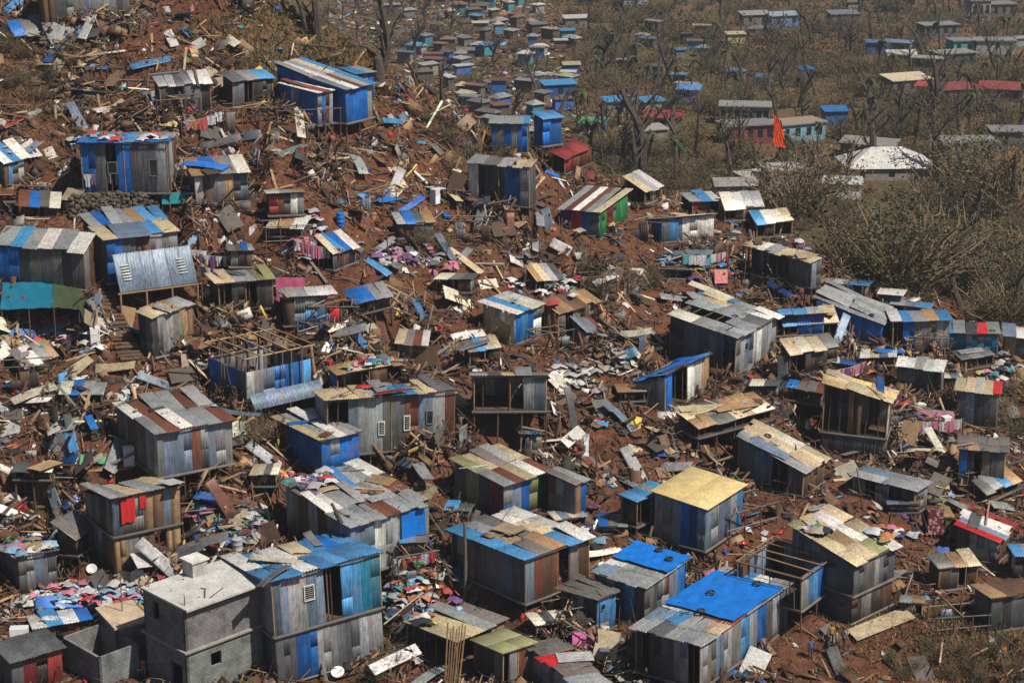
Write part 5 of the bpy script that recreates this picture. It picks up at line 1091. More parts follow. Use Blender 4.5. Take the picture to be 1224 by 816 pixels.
# ------------------------------------------------------------------ people
def person_mesh(pose, shirt, trouser, hatted=False, seed=0):
    J = {'pel': (0, 0, .95), 'sp': (0, -.01, 1.15), 'ch': (0, 0, 1.36), 'nk': (0, -.01, 1.5), 'hd': (0, -.02, 1.60), 'ht': (0, -.02, 1.72)}
    for s_, k in ((-1, 'l'), (1, 'r')):
        st = pose.get('step', 0)*s_
        J['h'+k] = (.1*s_, 0, .92); J['k'+k] = (.11*s_, -.06-st*.5, .5); J['a'+k] = (.11*s_, -st, .09); J['t'+k] = (.12*s_, -st-.16, .04)
        J['s'+k] = (.18*s_, 0, 1.42)
        e, wv = pose.get('arm'+k, ((.25, 0, 1.15), (.27, -.08, .9)))
        J['e'+k] = (e[0]*s_, e[1], e[2]); J['w'+k] = (wv[0]*s_, wv[1], wv[2])
        dv = (Vector(J['w'+k])-Vector(J['e'+k])).normalized(); side = dv.cross(Vector((0, 1, 0))).normalized() if abs(dv.y) < .9 else Vector((1, 0, 0)); w0 = Vector(J['w'+k])
        J['m'+k] = tuple(w0+dv*.08)
        for f in range(4): J[f'f{f}{k}'] = tuple(w0+dv*(.155+.012*(f in (1, 2)))+side*(.026*(f-1.5)))
        J['th'+k] = tuple(w0+dv*.075+side*.06)
    E = [('pel', 'sp'), ('sp', 'ch'), ('ch', 'nk'), ('nk', 'hd'), ('hd', 'ht')]
    for k in 'lr': E += [('pel', 'h'+k), ('h'+k, 'k'+k), ('k'+k, 'a'+k), ('a'+k, 't'+k), ('ch', 's'+k), ('s'+k, 'e'+k), ('e'+k, 'w'+k), ('w'+k, 'm'+k), ('w'+k, 'th'+k)]+[('m'+k, f'f{f}{k}') for f in range(4)]
    RD = {'pel': (.15, .11), 'sp': (.14, .1), 'ch': (.16, .11), 'nk': (.055, .055), 'hd': (.085, .1), 'ht': (.06, .07)}
    rr = {'h': .095, 'k': .06, 'a': .042, 't': .035, 's': .065, 'e': .045, 'w': .032, 'm': .034}
    names = list(J); me = bpy.data.meshes.new('body'); me.from_pydata([J[k] for k in names], [(names.index(a), names.index(b)) for a, b in E], [])
    o = bpy.data.objects.new('tmp', me); col.objects.link(o); o.modifiers.new('s', 'SKIN'); sb = o.modifiers.new('b', 'SUBSURF'); sb.levels = 1
    sv = me.skin_vertices[0].data
    for i, k in enumerate(names):
        q = RD.get(k); q = q or ((.010, .010) if k[0] == 'f' or k[:2] == 'th' else (rr[k[0]],)*2); sv[i].radius = q; sv[i].use_root = (k == 'pel')
    dg = bpy.context.evaluated_depsgraph_get(); me2 = bpy.data.meshes.new_from_object(o.evaluated_get(dg)); bpy.data.objects.remove(o)
    me2.name = 'person_body'; me2.materials.clear()
    for mt in (M_SKIN, mat_plain('shirt', shirt, .9), mat_plain('trousers', trouser, .9), M_HAIR): me2.materials.append(mt)
    for p in me2.polygons:
        c = p.center; p.use_smooth = True
        if c.z > 1.63 or (c.z > 1.56 and c.y > .02): p.material_index = 3
        elif c.z > 1.47 : p.material_index = 0
        elif c.z > .93: p.material_index = 1 if abs(c.x) < .26 and c.z > .96 and (abs(c.x) < .21 or c.z > 1.18) else (2 if abs(c.x) < .2 and c.z <= .96 else 0)
        elif c.z > .14 and abs(c.x) < .22: p.material_index = 2
        else: p.material_index = 0
    return me2
POSES = [{}, {'step': .12, 'armr': ((.26, -.1, 1.18), (.22, -.32, 1.12))}, {'step': -.16}, {'arml': ((.28, -.05, 1.2), (.15, -.28, 1.28)), 'step': .08}]
for i, (px, py, sh, tr, yaw, lab) in enumerate([(968, 790, (.05, .09, .2), (.02, .03, .06), .4, 'person in blue shirt walking on the path below the long house'), (988, 784, (.03, .03, .035), (.02, .02, .02), -.5, 'person in dark clothes standing on the path in the group'), (999, 779, (.30, .18, .05), (.03, .03, .05), 1.2, 'person in tan shirt in the path group'), (1008, 776, (.35, .33, .3), (.05, .05, .06), 2.2, 'person in pale shirt beside the tan-shirted person'), (993, 772, (.45, .20, .03), (.02, .02, .03), 3.0, 'person in orange top at the back of the path group'), (258, 203, (.5, .015, .02), (.02, .03, .08), .3, 'person in red shirt standing by the sagging blue sheet'), (247, 198, (.12, .13, .15), (.05, .05, .06), -.6, 'person in grey clothes behind the red-shirted person'), (172, 812, (.5, .1, .05), (.1, .2, .3), .2, 'person in red top at the concrete house doorway'), (945, 480, (.4, .33, .03), (.03, .03, .04), .5, 'person in yellow top beside the beige-roofed open house'), (1014, 358, (.02, .1, .3), (.02, .02, .03), .3, 'person in blue top behind the long grey roof'), (1030, 362, (.02, .02, .025), (.02, .02, .02), 1.0, 'person in black beside the blue-topped person'), (395, 450, (.4, .02, .03), (.03, .03, .05), .2, 'person in red beside the clothes-rail hut'), (377, 45, (.4, .06, .02), (.04, .03, .03), .8, 'person in orange-red top under the ridge trees'), (845, 300, (.3, .1, .25), (.03, .03, .06), .4, 'person in pink top among clothes frames')]):
    p = ghit(px, py); me = person_mesh(POSES[i % 4], sh, tr); o = ob('person', me); o.location = p-Vector((0, 0, .01)); o.rotation_euler = (0, 0, yaw); s_ = 1.0+.04*math.sin(i*2.3); o.scale = (s_, s_, s_)
    tag(o, lab, 'person', 'people among the shacks')

# ------------------------------------------------------------------ trees and scrub
def tree_parts(seed, h, r0, depth=3, spread=.55, up=.5, broken=False, lean=.08, nb=5, lo=.45):
    r_ = random.Random(seed); T_ = MB(); C_ = MB(); tips = []
    def limb(mb, p, d, L, rad, lev):
        n = 4 if lev else 6; pts = [p]; rs = [rad]; q = p.copy(); dd = d.copy()
        for i in range(n):
            dd = (dd+Vector((r_.gauss(0, .13), r_.gauss(0, .13), r_.gauss(0, .08)+(.05 if lev else 0)))).normalized(); q = q+dd*L/n; pts.append(q.copy()); rs.append(rad*(1-(.55 if lev == 0 else .75)*(i+1)/n))
        mb.tube(pts, rs, 6 if lev == 0 else (4 if lev < 2 else 3), cap=lev < 2)
        if lev >= depth: tips.append(pts[-1]); return
        m = nb if lev == 0 else r_.randint(2, 4)
        for k in range(m):
            t = r_.uniform(lo if lev == 0 else .3, 1); i = min(n, int(t*n)+(0)); bp = pts[i]; a = r_.uniform(0, 6.28)
            nd = Vector((math.cos(a)*spread, math.sin(a)*spread, up*r_.uniform(.4, 1.3)))+dd*.35; nd.normalize()
            if broken and r_.random() < .45: limb(C_, bp, nd, L*r_.uniform(.12, .2), rs[i]*.6, depth)
            else: limb(C_, bp, nd, L*r_.uniform(.3, .55), rs[i]*.62, lev+1)
    limb(T_, Vector((0, 0, -.4)), Vector((r_.gauss(0, lean), r_.gauss(0, lean), 1)).normalized(), h*.72, r0, 0)
    return T_, C_, tips
def leaf_cloud(pts, n, spread, size, pal, seed, droop=0):
    r_ = np.random.default_rng(seed); P = np.array([tuple(p) for p in pts]); c = P[r_.integers(0, len(P), n)]+r_.normal(0, spread, (n, 3))
    a = r_.normal(0, 1, (n, 3)); a /= np.linalg.norm(a, axis=1)[:, None]; b = np.cross(a, r_.normal(0, 1, (n, 3))); b /= np.linalg.norm(b, axis=1)[:, None]
    s_ = r_.uniform(.5, 1.3, (n, 1))*size; V = np.stack([c-a*s_*.5, c+b*s_*.28, c+a*s_*.5, c-b*s_*.28], 1).reshape(-1, 3)
    Fc = np.arange(4*n).reshape(n, 4); cols = np.repeat(np.array(pal)[r_.integers(0, len(pal), n)]*r_.uniform(.6, 1.3, (n, 1)), 4, 0)
    return V, Fc, cols
OLIVE = [(.07, .075, .026), (.105, .095, .036), (.14, .105, .05), (.042, .052, .019), (.15, .10, .05)]
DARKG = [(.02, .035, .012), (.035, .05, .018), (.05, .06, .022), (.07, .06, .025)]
DRY = [(.17, .112, .06), (.14, .085, .046), (.22, .15, .08), (.10, .075, .034)]
BARE = []
for i in range(7):
    Tm, Cm, tips = tree_parts(100+i, 9, .33, 3, .6, .55, i % 2 == 0, nb=6)
    lv = np_mesh('leaves', *leaf_cloud(tips, 90 if i % 3 else 260, .35, .28, OLIVE, i)[:2], M_LEAF, leaf_cloud(tips, 90 if i % 3 else 260, .35, .28, OLIVE, i)[2])
    BARE.append((Tm.mesh('trunk', M_BARK), Cm.mesh('crown', M_BARK), lv))
for i in (11, 14):
    Tm, Cm, tips = tree_parts(200+i, 9, .42, 3, .75, .5, False, nb=8, lo=.2)
    BARE.append((Tm.mesh('trunk', M_BARK), Cm.mesh('crown', M_BARK), BARE[0][2]))
def put_tree(p, h, var, yaw, label, group, name='bare_tree', leaves=False):
    r = empty(name, p, label, 'tree', group); s_ = h/9; r.scale = (s_, s_, s_); r.rotation_euler = (0, 0, yaw)
    t, c, l = BARE[var]; ob('trunk', t, r); cr = ob('crown', c, r)
    if leaves: ob('leaves', l, cr)
    return r
PALM = []
for i in range(4):
    r_ = random.Random(i); m = MB(); lx, ly = r_.uniform(-.8, .8), r_.uniform(-.8, .8); pts = [(lx*t*t, ly*t*t, 7*t-.3) for t in np.linspace(0, 1, 6)]; m.tube(pts, [.2, .15, .13, .12, .11, .1], 6); top = Vector(pts[-1]); fr = []
    for k in range(r_.randint(6, 11)):
        a = r_.uniform(0, 6.28); Lf = r_.uniform(1.4, 2.8); el = r_.uniform(-.9, .9); V = []; Fc = []
        for j in range(6):
            t = j/5; q = top+Vector((math.cos(a)*Lf*t*math.cos(el), math.sin(a)*Lf*t*math.cos(el), Lf*(t*math.sin(el)-t*t*.7))); w = .38*math.sin(math.pi*min(.95, t+.12)); sd_ = Vector((-math.sin(a), math.cos(a), 0))
            V += [q+sd_*w-Vector((0, 0, w*.6)), q, q-sd_*w-Vector((0, 0, w*.6))]
        for j in range(5): Fc += [(j*3, j*3+1, j*3+4, j*3+3), (j*3+1, j*3+2, j*3+5, j*3+4)]
        fm = np_mesh('frond', [tuple(v) for v in V], Fc, M_LEAF, np.tile(np.array(random.choice(DARKG[:3])), (len(V), 1))); fr.append(fm)
    PALM.append((m.mesh('trunk', M_BARK), fr))
def put_palm(p, h, var, yaw, label, group):
    r = empty('palm_tree', p, label, 'palm', group); s_ = h/7; r.scale = (s_,)*3; r.rotation_euler = (0, 0, yaw); ob('trunk', PALM[var][0], r)
    for fm in PALM[var][1]: ob('frond', fm, r)
BUSH = []
for i in range(6):
    r_ = random.Random(40+i); m = MB(); tips = []
    for k in range(64):
        a = r_.uniform(0, 6.28); t = r_.uniform(.1, 1.0); d = Vector((math.cos(a)*t, math.sin(a)*t, r_.uniform(.6, 1.3))).normalized(); L = r_.uniform(1.6, 4.2); p = Vector((r_.uniform(-.9, .9), r_.uniform(-.9, .9), -.2)); pts = [p]
        for j in range(3): d = (d+Vector((r_.gauss(0, .2), r_.gauss(0, .2), -.08))).normalized(); p = p+d*L/3; pts.append(p)
        m.tube(pts, [.055, .042, .032, .018], 3, False); tips += pts[1:]
        for q in range(2):
            b = pts[r_.randint(1, 3)]; e = b+Vector((r_.gauss(0, .6), r_.gauss(0, .6), r_.uniform(0, .9))); m.tube([b, e], [.02, .01], 3, False); tips.append(e)
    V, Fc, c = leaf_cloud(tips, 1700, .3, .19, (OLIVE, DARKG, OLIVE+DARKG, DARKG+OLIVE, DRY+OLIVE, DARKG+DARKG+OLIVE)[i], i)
    BUSH.append((m.mesh('stems', M_BARK), np_mesh('crown', V, Fc, M_LEAF, c)))
M_TWIG = mat_plain('twig', (.17, .115, .065), .9)
for b_ in BUSH: b_[0].materials[0] = M_TWIG
def put_bush(p, h, var, yaw, label, group, name='scrub_bush'):
    r = empty(name, p, label, 'bush', group); s_ = h/3.6; r.scale = (s_*random.uniform(.9, 1.3), s_*random.uniform(.9, 1.3), s_); r.rotation_euler = (0, 0, yaw); ob('stems', BUSH[var][0], r); ob('crown', BUSH[var][1], r)
# ridge trees
for px, py, h, v_, lab in [(382, 44, 11, 7, 'big bare dark tree at the top of the ridge grass'), (430, 56, 9, 3, 'thin bare tree between the two big ridge trees'), (456, 84, 12, 8, 'big forked bare tree beside the broken stump'), (368, 36, 9, 2, 'small bare tree behind the big ridge tree'), (528, 122, 7, 0, 'broken trunk standing on the ridge above scrub'), (574, 140, 6, 4, 'splintered thin trunk beside the twin blue huts'), (500, 108, 5, 2, 'short broken tree on the ridge shoulder')]:
    put_tree(ghit(px, py), h, v_, random.uniform(0, 6), lab, 'bare trees on the ridge')
p = ghit(452, 98); m = MB(); m.tube([(0, 0, -.4), (.1, 0, 1), (.0, .1, 2.2), (.15, .1, 2.7)], [.75, .55, .5, .12], 9); r = empty('tree_stump', p, 'thick broken tree stump beside the forked ridge tree', 'stump'); ob('trunk', m.mesh('stump_trunk', M_BARK), r)
# scrub on the slope to the side and on the ridge
nb_ = 0
SMARK = [(1150, 370, 'the grey dead tree low in the scrub'), (1165, 300, 'the spreading dead tree amid the scrub'), (1200, 260, 'the leaning dead tree'), (1090, 290, 'the thin dead tree'), (1215, 385, 'the dark dead trunk'), (1066, 216, 'the white hall'), (1218, 222, 'the orange-red roof'), (960, 262, 'the pale arch roof'), (1000, 320, 'the cluttered pale roof'), (1110, 368, 'the back-row blue roof'), (1000, 238, 'the white sheet shed')]
def scrub_label(px, py, hh_):
    ds = sorted(SMARK, key=lambda q_: (q_[0]-px)**2+(q_[1]-py)**2); g_ = 'scrub bushes on the side slope'; c = []
    for d_ in ds[:3]:
        sd_ = 'below' if py > d_[1]+8 else ('above' if py < d_[1]-8 else 'level with')
        c += [f'tangled scrub bush {sd_} {d_[2]}', f'second tangled scrub bush {sd_} {d_[2]}']
    c.append(f'tangled scrub bush close to {ds[0][2]}')
    return uniq(c, g_)
for k in range(120):
    px, py = random.uniform(930, 1224), random.uniform(215, 400)
    if py > np.interp(px, [930, 1000, 1100, 1224], [262, 318, 368, 400]) or py < np.interp(px, [930, 1000, 1100, 1224], [250, 215, 210, 205]): continue
    if 985 < px < 1135 and py < 252: continue
    p = ghit(px, py); (dd, hh_, _), _2 = nearest2(p.x, p.y)
    put_bush(p, min(3.0 if 985 < px < 1135 and py < 300 else 99, random.choice([2.5, 3.5, 5, 6.5, 8.5])*random.uniform(.85, 1.15)), random.randrange(6), random.uniform(0, 6), scrub_label(px, py, hh_), 'scrub bushes on the side slope'); nb_ += 1
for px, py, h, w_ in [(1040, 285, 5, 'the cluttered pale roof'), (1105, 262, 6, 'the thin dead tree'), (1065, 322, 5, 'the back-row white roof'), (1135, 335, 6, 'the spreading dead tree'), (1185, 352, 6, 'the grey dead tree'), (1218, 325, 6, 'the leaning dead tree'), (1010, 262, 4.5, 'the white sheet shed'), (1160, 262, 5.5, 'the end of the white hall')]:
    put_bush(ghit(px, py), h, 1, px, f'dark green bush added as a shadow gap below {w_}', 'dark bushes added as shadow gaps in the scrub', 'shadow_gap_bush')  # dark-leaved bushes added to stand in for shadowed gaps in the scrub
for px, py, h in [(560, 190, 2.6), (535, 172, 2.2), (600, 195, 1.8), (620, 200, 1.6), (545, 205, 2), (510, 145, 1.6), (760, 235, 1.4), (795, 225, 1.4), (700, 330, 2), (720, 350, 2), (750, 345, 2.4), (735, 320, 1.6), (780, 340, 2.2), (505, 290, 1.4), (530, 300, 1.4), (1210, 520, 2.6), (1190, 500, 2.2), (1215, 480, 2), (310, 525, 2.2), (1120, 790, 1.4), (1160, 800, 1.5), (1095, 800, 1.2), (1185, 785, 1.3), (1210, 800, 1.4), (1130, 740, 1.0), (20, 100, 2), (60, 95, 1.8), (85, 80, 1.6), (30, 70, 1.6), (10, 60, 2), (50, 120, 1.4), (470, 795, 1.4), (450, 812, 1.6), (90, 60, 1.4), (770, 200, 2), (960, 275, 2), (930, 262, 1.8), (890, 255, 1.6), (860, 240, 1.6), (830, 225, 1.8), (1060, 790, .9), (1010, 805, .9), (1110, 775, 1.1), (1145, 782, 1.2), (1200, 770, 1.1), (1170, 815, 1.5), (1135, 812, 1.3), (1080, 812, 1.0)]:
    p = ghit(px, py); (dd, hh_, _), (d2, h2, _3) = nearest2(p.x, p.y)
    put_bush(p, h, random.choice([1, 3, 5]) if px > 1000 and py > 700 else random.choice([0, 2, 3, 1]), random.uniform(0, 6), uniq([f'small scrubby bush beside {hh_}', f'small scrubby bush between {hh_} and {h2}'], 'small bushes in the rubble'), 'small bushes in the rubble')
# bare trees on the side slope, near valley and far valley
for px, py, h, v_, lab in [(770, 205, 15, 7, 'tall bare tree with spreading broken limbs in the near valley'), (757, 200, 11, 2, 'thin bare trunk beside the tall spreading tree'), (708, 195, 9, 0, 'snapped trunk behind the twin blue huts'), (822, 205, 10, 4, 'bare tree beside the red-walled building'), (800, 190, 12, 6, 'slender bare tree before the blue valley roofs'), (880, 195, 8, 3, 'small bare tree with sparse leaves beside the concrete valley building'), (978, 228, 9, 2, 'snapped double trunk before the white hall'), (990, 230, 10, 4, 'straight bare trunk before the white hall'), (1012, 232, 9, 0, 'broken trunk at the white sheet wall'), (955, 220, 7, 6, 'crooked bare tree beside the grey shed wall'), (1045, 195, 11, 7, 'wide bare tree behind the white hall'), (1120, 215, 11, 3, 'bare tree at the end of the white hall'), (1150, 370, 9, 5, 'grey dead tree among the scrub below the slope'), (1165, 300, 9, 8, 'spreading dead tree in the middle of the scrub'), (1200, 260, 10, 3, 'leaning dead tree in the upper scrub'), (1090, 290, 8, 6, 'thin dead tree in the upper scrub'), (660, 160, 9, 2, 'bare trunk above the twin blue huts'), (640, 120, 10, 6, 'bare tree beside the distant huts'), (1215, 385, 8, 0, 'dark dead trunk at the scrub foot')]:
    put_tree(ghit(px, py), h*1.35, v_, random.uniform(0, 6), lab, 'bare trees in the valley', leaves=v_ in (3, 6))
OT = ghit(922, 247); put_tree(OT, 11, 4, 2.0, 'bare tree with an orange sheet caught in it', 'bare trees in the valley')
sc_ = (OT-Vector((0, 0, CAMZ))).length/FPX
p = OT+Vector((.2, -2.2, 76*sc_)); o = cloth_sheet('orange_sheet', [p+Vector((-.5, 0, 0)), p+Vector((1.2, 0, -.2)), p+Vector((.5, .1, 3.6)), p+Vector((-.7, .2, 4.6))], None, (.78, .085, .01), M_TARP, 12, .2, 5, .12); tag(o, 'bright orange sheet caught high in a bare valley tree', 'sheet')
def valley_px(n, ymin=-12, ymax=235):
    px = rng.uniform(360, 1230, n*4); py = rng.uniform(ymin, ymax, n*4); k = py < np.interp(px, RIDGE_X, RIDGE_Y)-8
    return px[k][:n], py[k][:n]
KEEP = []
def clear(p, r): return all((p.x-a)**2+(p.y-b)**2 > (r+c)**2 for a, b, c in KEEP)
# ------------------------------------------------------------------ valley buildings
def vhouse(px, py, w, d, h, yaw, wall, roof, kind, lab, group=None, cat='house', name='house', win=0, cname=None):
    p = ghit(px, py); vb = group == 'valley buildings'; yaw += random.uniform(-.4, .4) if vb and kind != 'hip' and p.y > 300 else 0; win = 0 if p.y > 430 and win > 4 else win; d *= .8 if vb else .62; w = min(w, 13.5 if kind == 'hip' else 8.5) if vb else w*.85; r = empty(name, p, lab, cat, group); r.rotation_euler = (0, 0, yaw); KEEP.append((p.x, p.y+d/2, max(w, d)*.6))
    m = MB(); m.box(-w/2, 0, -1.2, w/2, d, h); ob('wall', m.mesh('wall', M_CONC), r, wall); o = .35; m = MB()
    if kind == 'flat': m.box(-w/2-o, -o, h+.003, w/2+o, d+o, h+.2)
    elif kind == 'mono': q = [Vector((-w/2-o, -o, h+.01)), Vector((w/2+o, -o, h+.01)), Vector((w/2+o, d+o, h+.12*d)), Vector((-w/2-o, d+o, h+.12*d))]; m.prism(q, [v+Vector((0, 0, .1)) for v in q])
    elif kind == 'hip':
        a = d/2+o; V = [(-w/2-o, -o, h), (w/2+o, -o, h), (w/2+o, d+o, h), (-w/2-o, d+o, h), (-w/2-o+a, d/2, h+a*.52), (w/2+o-a, d/2, h+a*.52)]
        if V[4][0] > V[5][0]: V[4] = V[5] = (0, d/2, h+a*.6); V[4] = (-.05, d/2, h+a*.6)
        m.add(V, [(0, 1, 5, 4), (1, 2, 5), (2, 3, 4, 5), (3, 0, 4), (3, 2, 1, 0)])
    elif kind == 'gable':
        V = [(-w/2-o, -o, h), (w/2+o, -o, h), (w/2+o, d+o, h), (-w/2-o, d+o, h), (-w/2-o, d/2, h+d*.3), (w/2+o, d/2, h+d*.3)]
        m.add(V, [(0, 1, 5, 4), (2, 3, 4, 5), (3, 0, 4), (1, 2, 5), (3, 2, 1, 0)])
    ob('roof', m.mesh('roof', M_METAL), r, roof)
    for k in range(win):
        x0 = -w/2+w*(k+.5)/win; m = MB(); m.box(x0-.45, -.05, h*.35, x0+.45, .02, h*.8); ob('window', m.mesh('window', M_GLASS_SHADE), r)
    return r
wht = (.6, .58, .54); gre = (.24, .235, .23)
VL = [(1066, 216, 13.5, 11, 1.9, .05, (.34, .32, .29), (.66, .64, .60), 'hip', 'long hall with bright white hipped roof in the valley', 3), (1090, 112, 9, 6, 2.6, 0, (.16, .14, .12), (.6, .5, .32), 'mono', 'building with cream roof among far trees', 3), (1150, 122, 8, 5, 2.4, .2, (.15, .09, .08), (.2, .035, .035), 'hip', 'wide house with dark red roof far in the valley', 4), (1196, 122, 8, 5, 2.4, -.2, (.15, .09, .08), (.24, .045, .04), 'gable', 'second red-roofed house beside the wide red one', 3), (1110, 118, 5, 4, 2.2, 0, (.2, .1, .1), (.42, .05, .05), 'mono', 'small bright red roof beside the dark red roofs', 1),
      (1218, 222, 8, 7, 3, .1, (.2, .1, .07), (.38, .07, .03), 'hip', 'house with orange-red roof above the scrub', 2), (960, 170, 9, 6, 3, .03, (.16, .36, .45), (.33, .26, .2), 'flat', 'building with pale turquoise upper wall and brown roof', 4), (897, 172, 13, 6, 3.0, .02, (.20, .045, .04), (.2, .2, .2), 'flat', 'long building with red lower wall and grey top', 5), (890, 150, 12, 6, 3.2, .05, gre, (.26, .26, .25), 'flat', 'unfinished grey concrete building with open bays', 7), (792, 158, 6, 5, 2.4, 0, (.2, .15, .12), (.45, .04, .03), 'mono', 'shed with bright red roof before bare trees', 1), (802, 152, 4, 3, 2, .3, (.2, .15, .1), (.5, .08, .03), 'gable', 'small orange-red roof beside the red shed', 0), (707, 162, 4, 4, 2.0, 0, (.02, .09, .3), (.06, .3, .2), 'mono', 'blue hut with green roof on the valley edge', 1),
      (742, 138, 5, 4, 2.4, 0, (.3, .28, .25), (.06, .28, .55), 'mono', 'pale hut with light blue roof', 1), (783, 138, 4, 4, 2.4, .1, (.3, .25, .2), (.07, .28, .5), 'mono', 'small hut with light blue roof beside the red shed', 0), (822, 126, 4, 4, 2.8, .1, (.01, .07, .3), (.08, .25, .5), 'mono', 'blue hut behind the tall spreading tree', 0), (1172, 26, 5, 5, 5, .2, (.3, .3, .3), gre, 'flat', 'tall pale concrete block building near the far trees', 3), (1195, 22, 12, 7, 3.4, .1, (.14, .12, .11), (.2, .19, .19), 'flat', 'long dark building behind the tall pale block', 4), (1125, 45, 9, 6, 2.8, 0, (.12, .12, .13), (.22, .22, .23), 'flat', 'grey long building below the far horizon trees', 4), (1190, 66, 12, 6, 3, 0, (.3, .3, .29), (.26, .26, .26), 'flat', 'long white-walled building with row of windows', 6), (1152, 66, 5, 5, 3, 0, (.05, .28, .28), (.2, .22, .22), 'flat', 'turquoise-walled house beside the long white building', 2),
      (1145, 78, 11, 6, 2.4, 0, (.06, .06, .06), (.3, .29, .27), 'flat', 'dark low building with pale flat roof', 4), (1050, 66, 5, 5, 2.6, 0, (.02, .09, .28), (.1, .15, .3), 'flat', 'small blue-walled house far in the valley', 1), (1070, 66, 6, 5, 2.6, 0, (.2, .22, .26), (.2, .26, .34), 'flat', 'pale blue-grey house beside the far blue house', 2), (1078, 75, 6, 4, 1.6, 0, (.2, .18, .16), (.5, .48, .45), 'gable', 'low cream roof below the far blue house', 0), (1110, 82, 7, 4, 2, 0, (.1, .1, .1), (.4, .39, .36), 'flat', 'low pale flat roof beside the dark low building', 2), (1010, 30, 7, 5, 2.6, 0, (.08, .09, .13), (.2, .22, .26), 'mono', 'dark blue-grey house left of the far grey building', 2), (940, 32, 8, 5, 2.6, .1, (.1, .16, .26), (.26, .32, .4), 'mono', 'far house with pale blue-grey wall', 2), (965, 95, 2.5, 2.5, 2, 0, (.01, .12, .42), (.02, .16, .5), 'mono', 'tiny bright blue hut among palms', 0), (905, 30, 7, 5, 2.4, 0, (.2, .18, .16), (.3, .29, .28), 'mono', 'far pale house at the edge of the brown field', 2),
      (1160, 190, 11, 6, 2.6, .1, (.2, .2, .2), (.3, .29, .28), 'flat', 'grey building with flat roof right of the white hall', 4), (1215, 180, 8, 6, 3, .1, (.12, .12, .12), (.2, .2, .2), 'flat', 'dark grey house above the orange-red roof', 2), (1035, 190, 10, 5, 2.2, 0, (.14, .12, .1), (.3, .27, .24), 'mono', 'low brown-grey roof behind the white hall', 2), (940, 228, 6, 6, 3, .2, (.20, .24, .32), (.4, .4, .4), 'flat', 'shed with blue-grey wall behind the snapped trunks', 0), (1000, 238, 7, 4, 2.2, -.1, (.62, .62, .62), (.5, .5, .48), 'mono', 'low shed clad in bright white sheets', 0), (912, 224, 6, 4, 1.6, .1, (.25, .23, .2), (.5, .48, .44), 'mono', 'low pale roof beside the blue-grey shed', 0), (880, 232, 6, 4, 1.2, .1, (.26, .24, .22), (.34, .32, .3), 'gable', 'low grey mound-like roof in the near valley', 0), (760, 8, 7, 5, 2.2, 0, (.2, .24, .28), (.3, .36, .42), 'mono', 'lone pale house at the top of the view', 1), (690, 32, 6, 4, 2, 0, (.2, .18, .16), (.45, .43, .4), 'mono', 'pale low house on the far brown slope', 1), (880, 52, 4, 3, 2, 0, (.4, .34, .2), (.5, .42, .22), 'mono', 'tiny cream hut on the far slope', 0), (1000, 150, 4, 4, 2.4, .1, (.01, .1, .3), (.02, .16, .42), 'mono', 'small blue tarp hut at the end of the turquoise building', 0), (775, 168, 7, 4, 1.6, .1, (.2, .18, .16), (.4, .38, .36), 'mono', 'low grey shed below the red shed', 0), (670, 118, 6, 4, 2.6, 0, (.008, .09, .36), (.05, .25, .5), 'mono', 'blue walled hut at the edge of the distant slum', 1)]
for a in VL:
  q_ = ghit(a[0], a[1]); KEEP.append((q_.x, q_.y-5, a[2]*.55)); vhouse(*a[:9], a[9], group='valley buildings', win=a[10])
# distant settlement
WC = [('brown', (.10, .07, .05)), ('grey', (.14, .14, .14)), ('dark', (.05, .045, .04)), ('brown', (.12, .08, .055)), ('pale', (.3, .29, .27)), ('blue', (.02, .12, .4)), ('turquoise', (.05, .22, .3))]
RC = [('white', (.55, .53, .5)), ('grey', (.26, .26, .26)), ('light blue', (.10, .28, .48)), ('rusty', (.2, .1, .06)), ('brown', (.15, .11, .08)), ('dark grey', (.12, .12, .12)), ('cream', (.45, .38, .27)), ('grey', (.33, .32, .31))]
nh = 0
for k in range(600):
    if nh >= 92: break
    px = random.uniform(462, 700); py = random.uniform(-6, 186)
    if py > np.interp(px, RIDGE_X, RIDGE_Y)-4 or px > np.interp(py, [0, 60, 120, 190], [640, 690, 690, 690]): continue
    p = ghit(px, py)
    if p.y < 262 or not clear(p, 2.2) or vnoise(p.x, p.y, 14, 91) < -.25: continue
    (wn_, wc), (rn, rc) = random.choice(WC), random.choice(RC); w = random.uniform(2.4, 5.0)
    near = 'beyond the ridge trees' if px < 540 else ('beyond the twin blue huts' if py > 95 else 'in the far distance')
    vhouse(px, py, w, random.uniform(2.2, 3.6), random.uniform(1.9, 2.7), random.uniform(-1.2, 1.2), shade(wc, .2), shade(rc, .2), random.choice(['mono', 'mono', 'flat', 'gable', 'hip']), uniq([f'{wn_}-walled hut with {rn} roof {near}'], 'huts of the distant settlement'), 'huts of the distant settlement', 'hut', 'hut', win=1 if w > 4.5 else 0); nh += 1
for k in range(400):
    if nh >= 112: break
    px = random.uniform(690, 1224); py = random.uniform(-6, 130); p = ghit(px, py)
    if not clear(p, 3.5): continue
    (wn_, wc), (rn, rc) = random.choice(WC[1:5]+WC[6:]), random.choice(RC[1:]); w = random.uniform(2.5, 5)
    vhouse(px, py, w, random.uniform(2.2, 3.5), random.uniform(1.6, 2.4), random.uniform(-.7, .7), shade(wc, .3), shade(tuple(q_*.75 for q_ in rc), .3), random.choice(['mono', 'flat', 'gable', 'hip']), uniq([f'{wn_}-walled house with {rn} roof among the far valley trees'], 'scattered far valley houses'), 'scattered far valley houses', 'hut', 'hut'); nh += 1
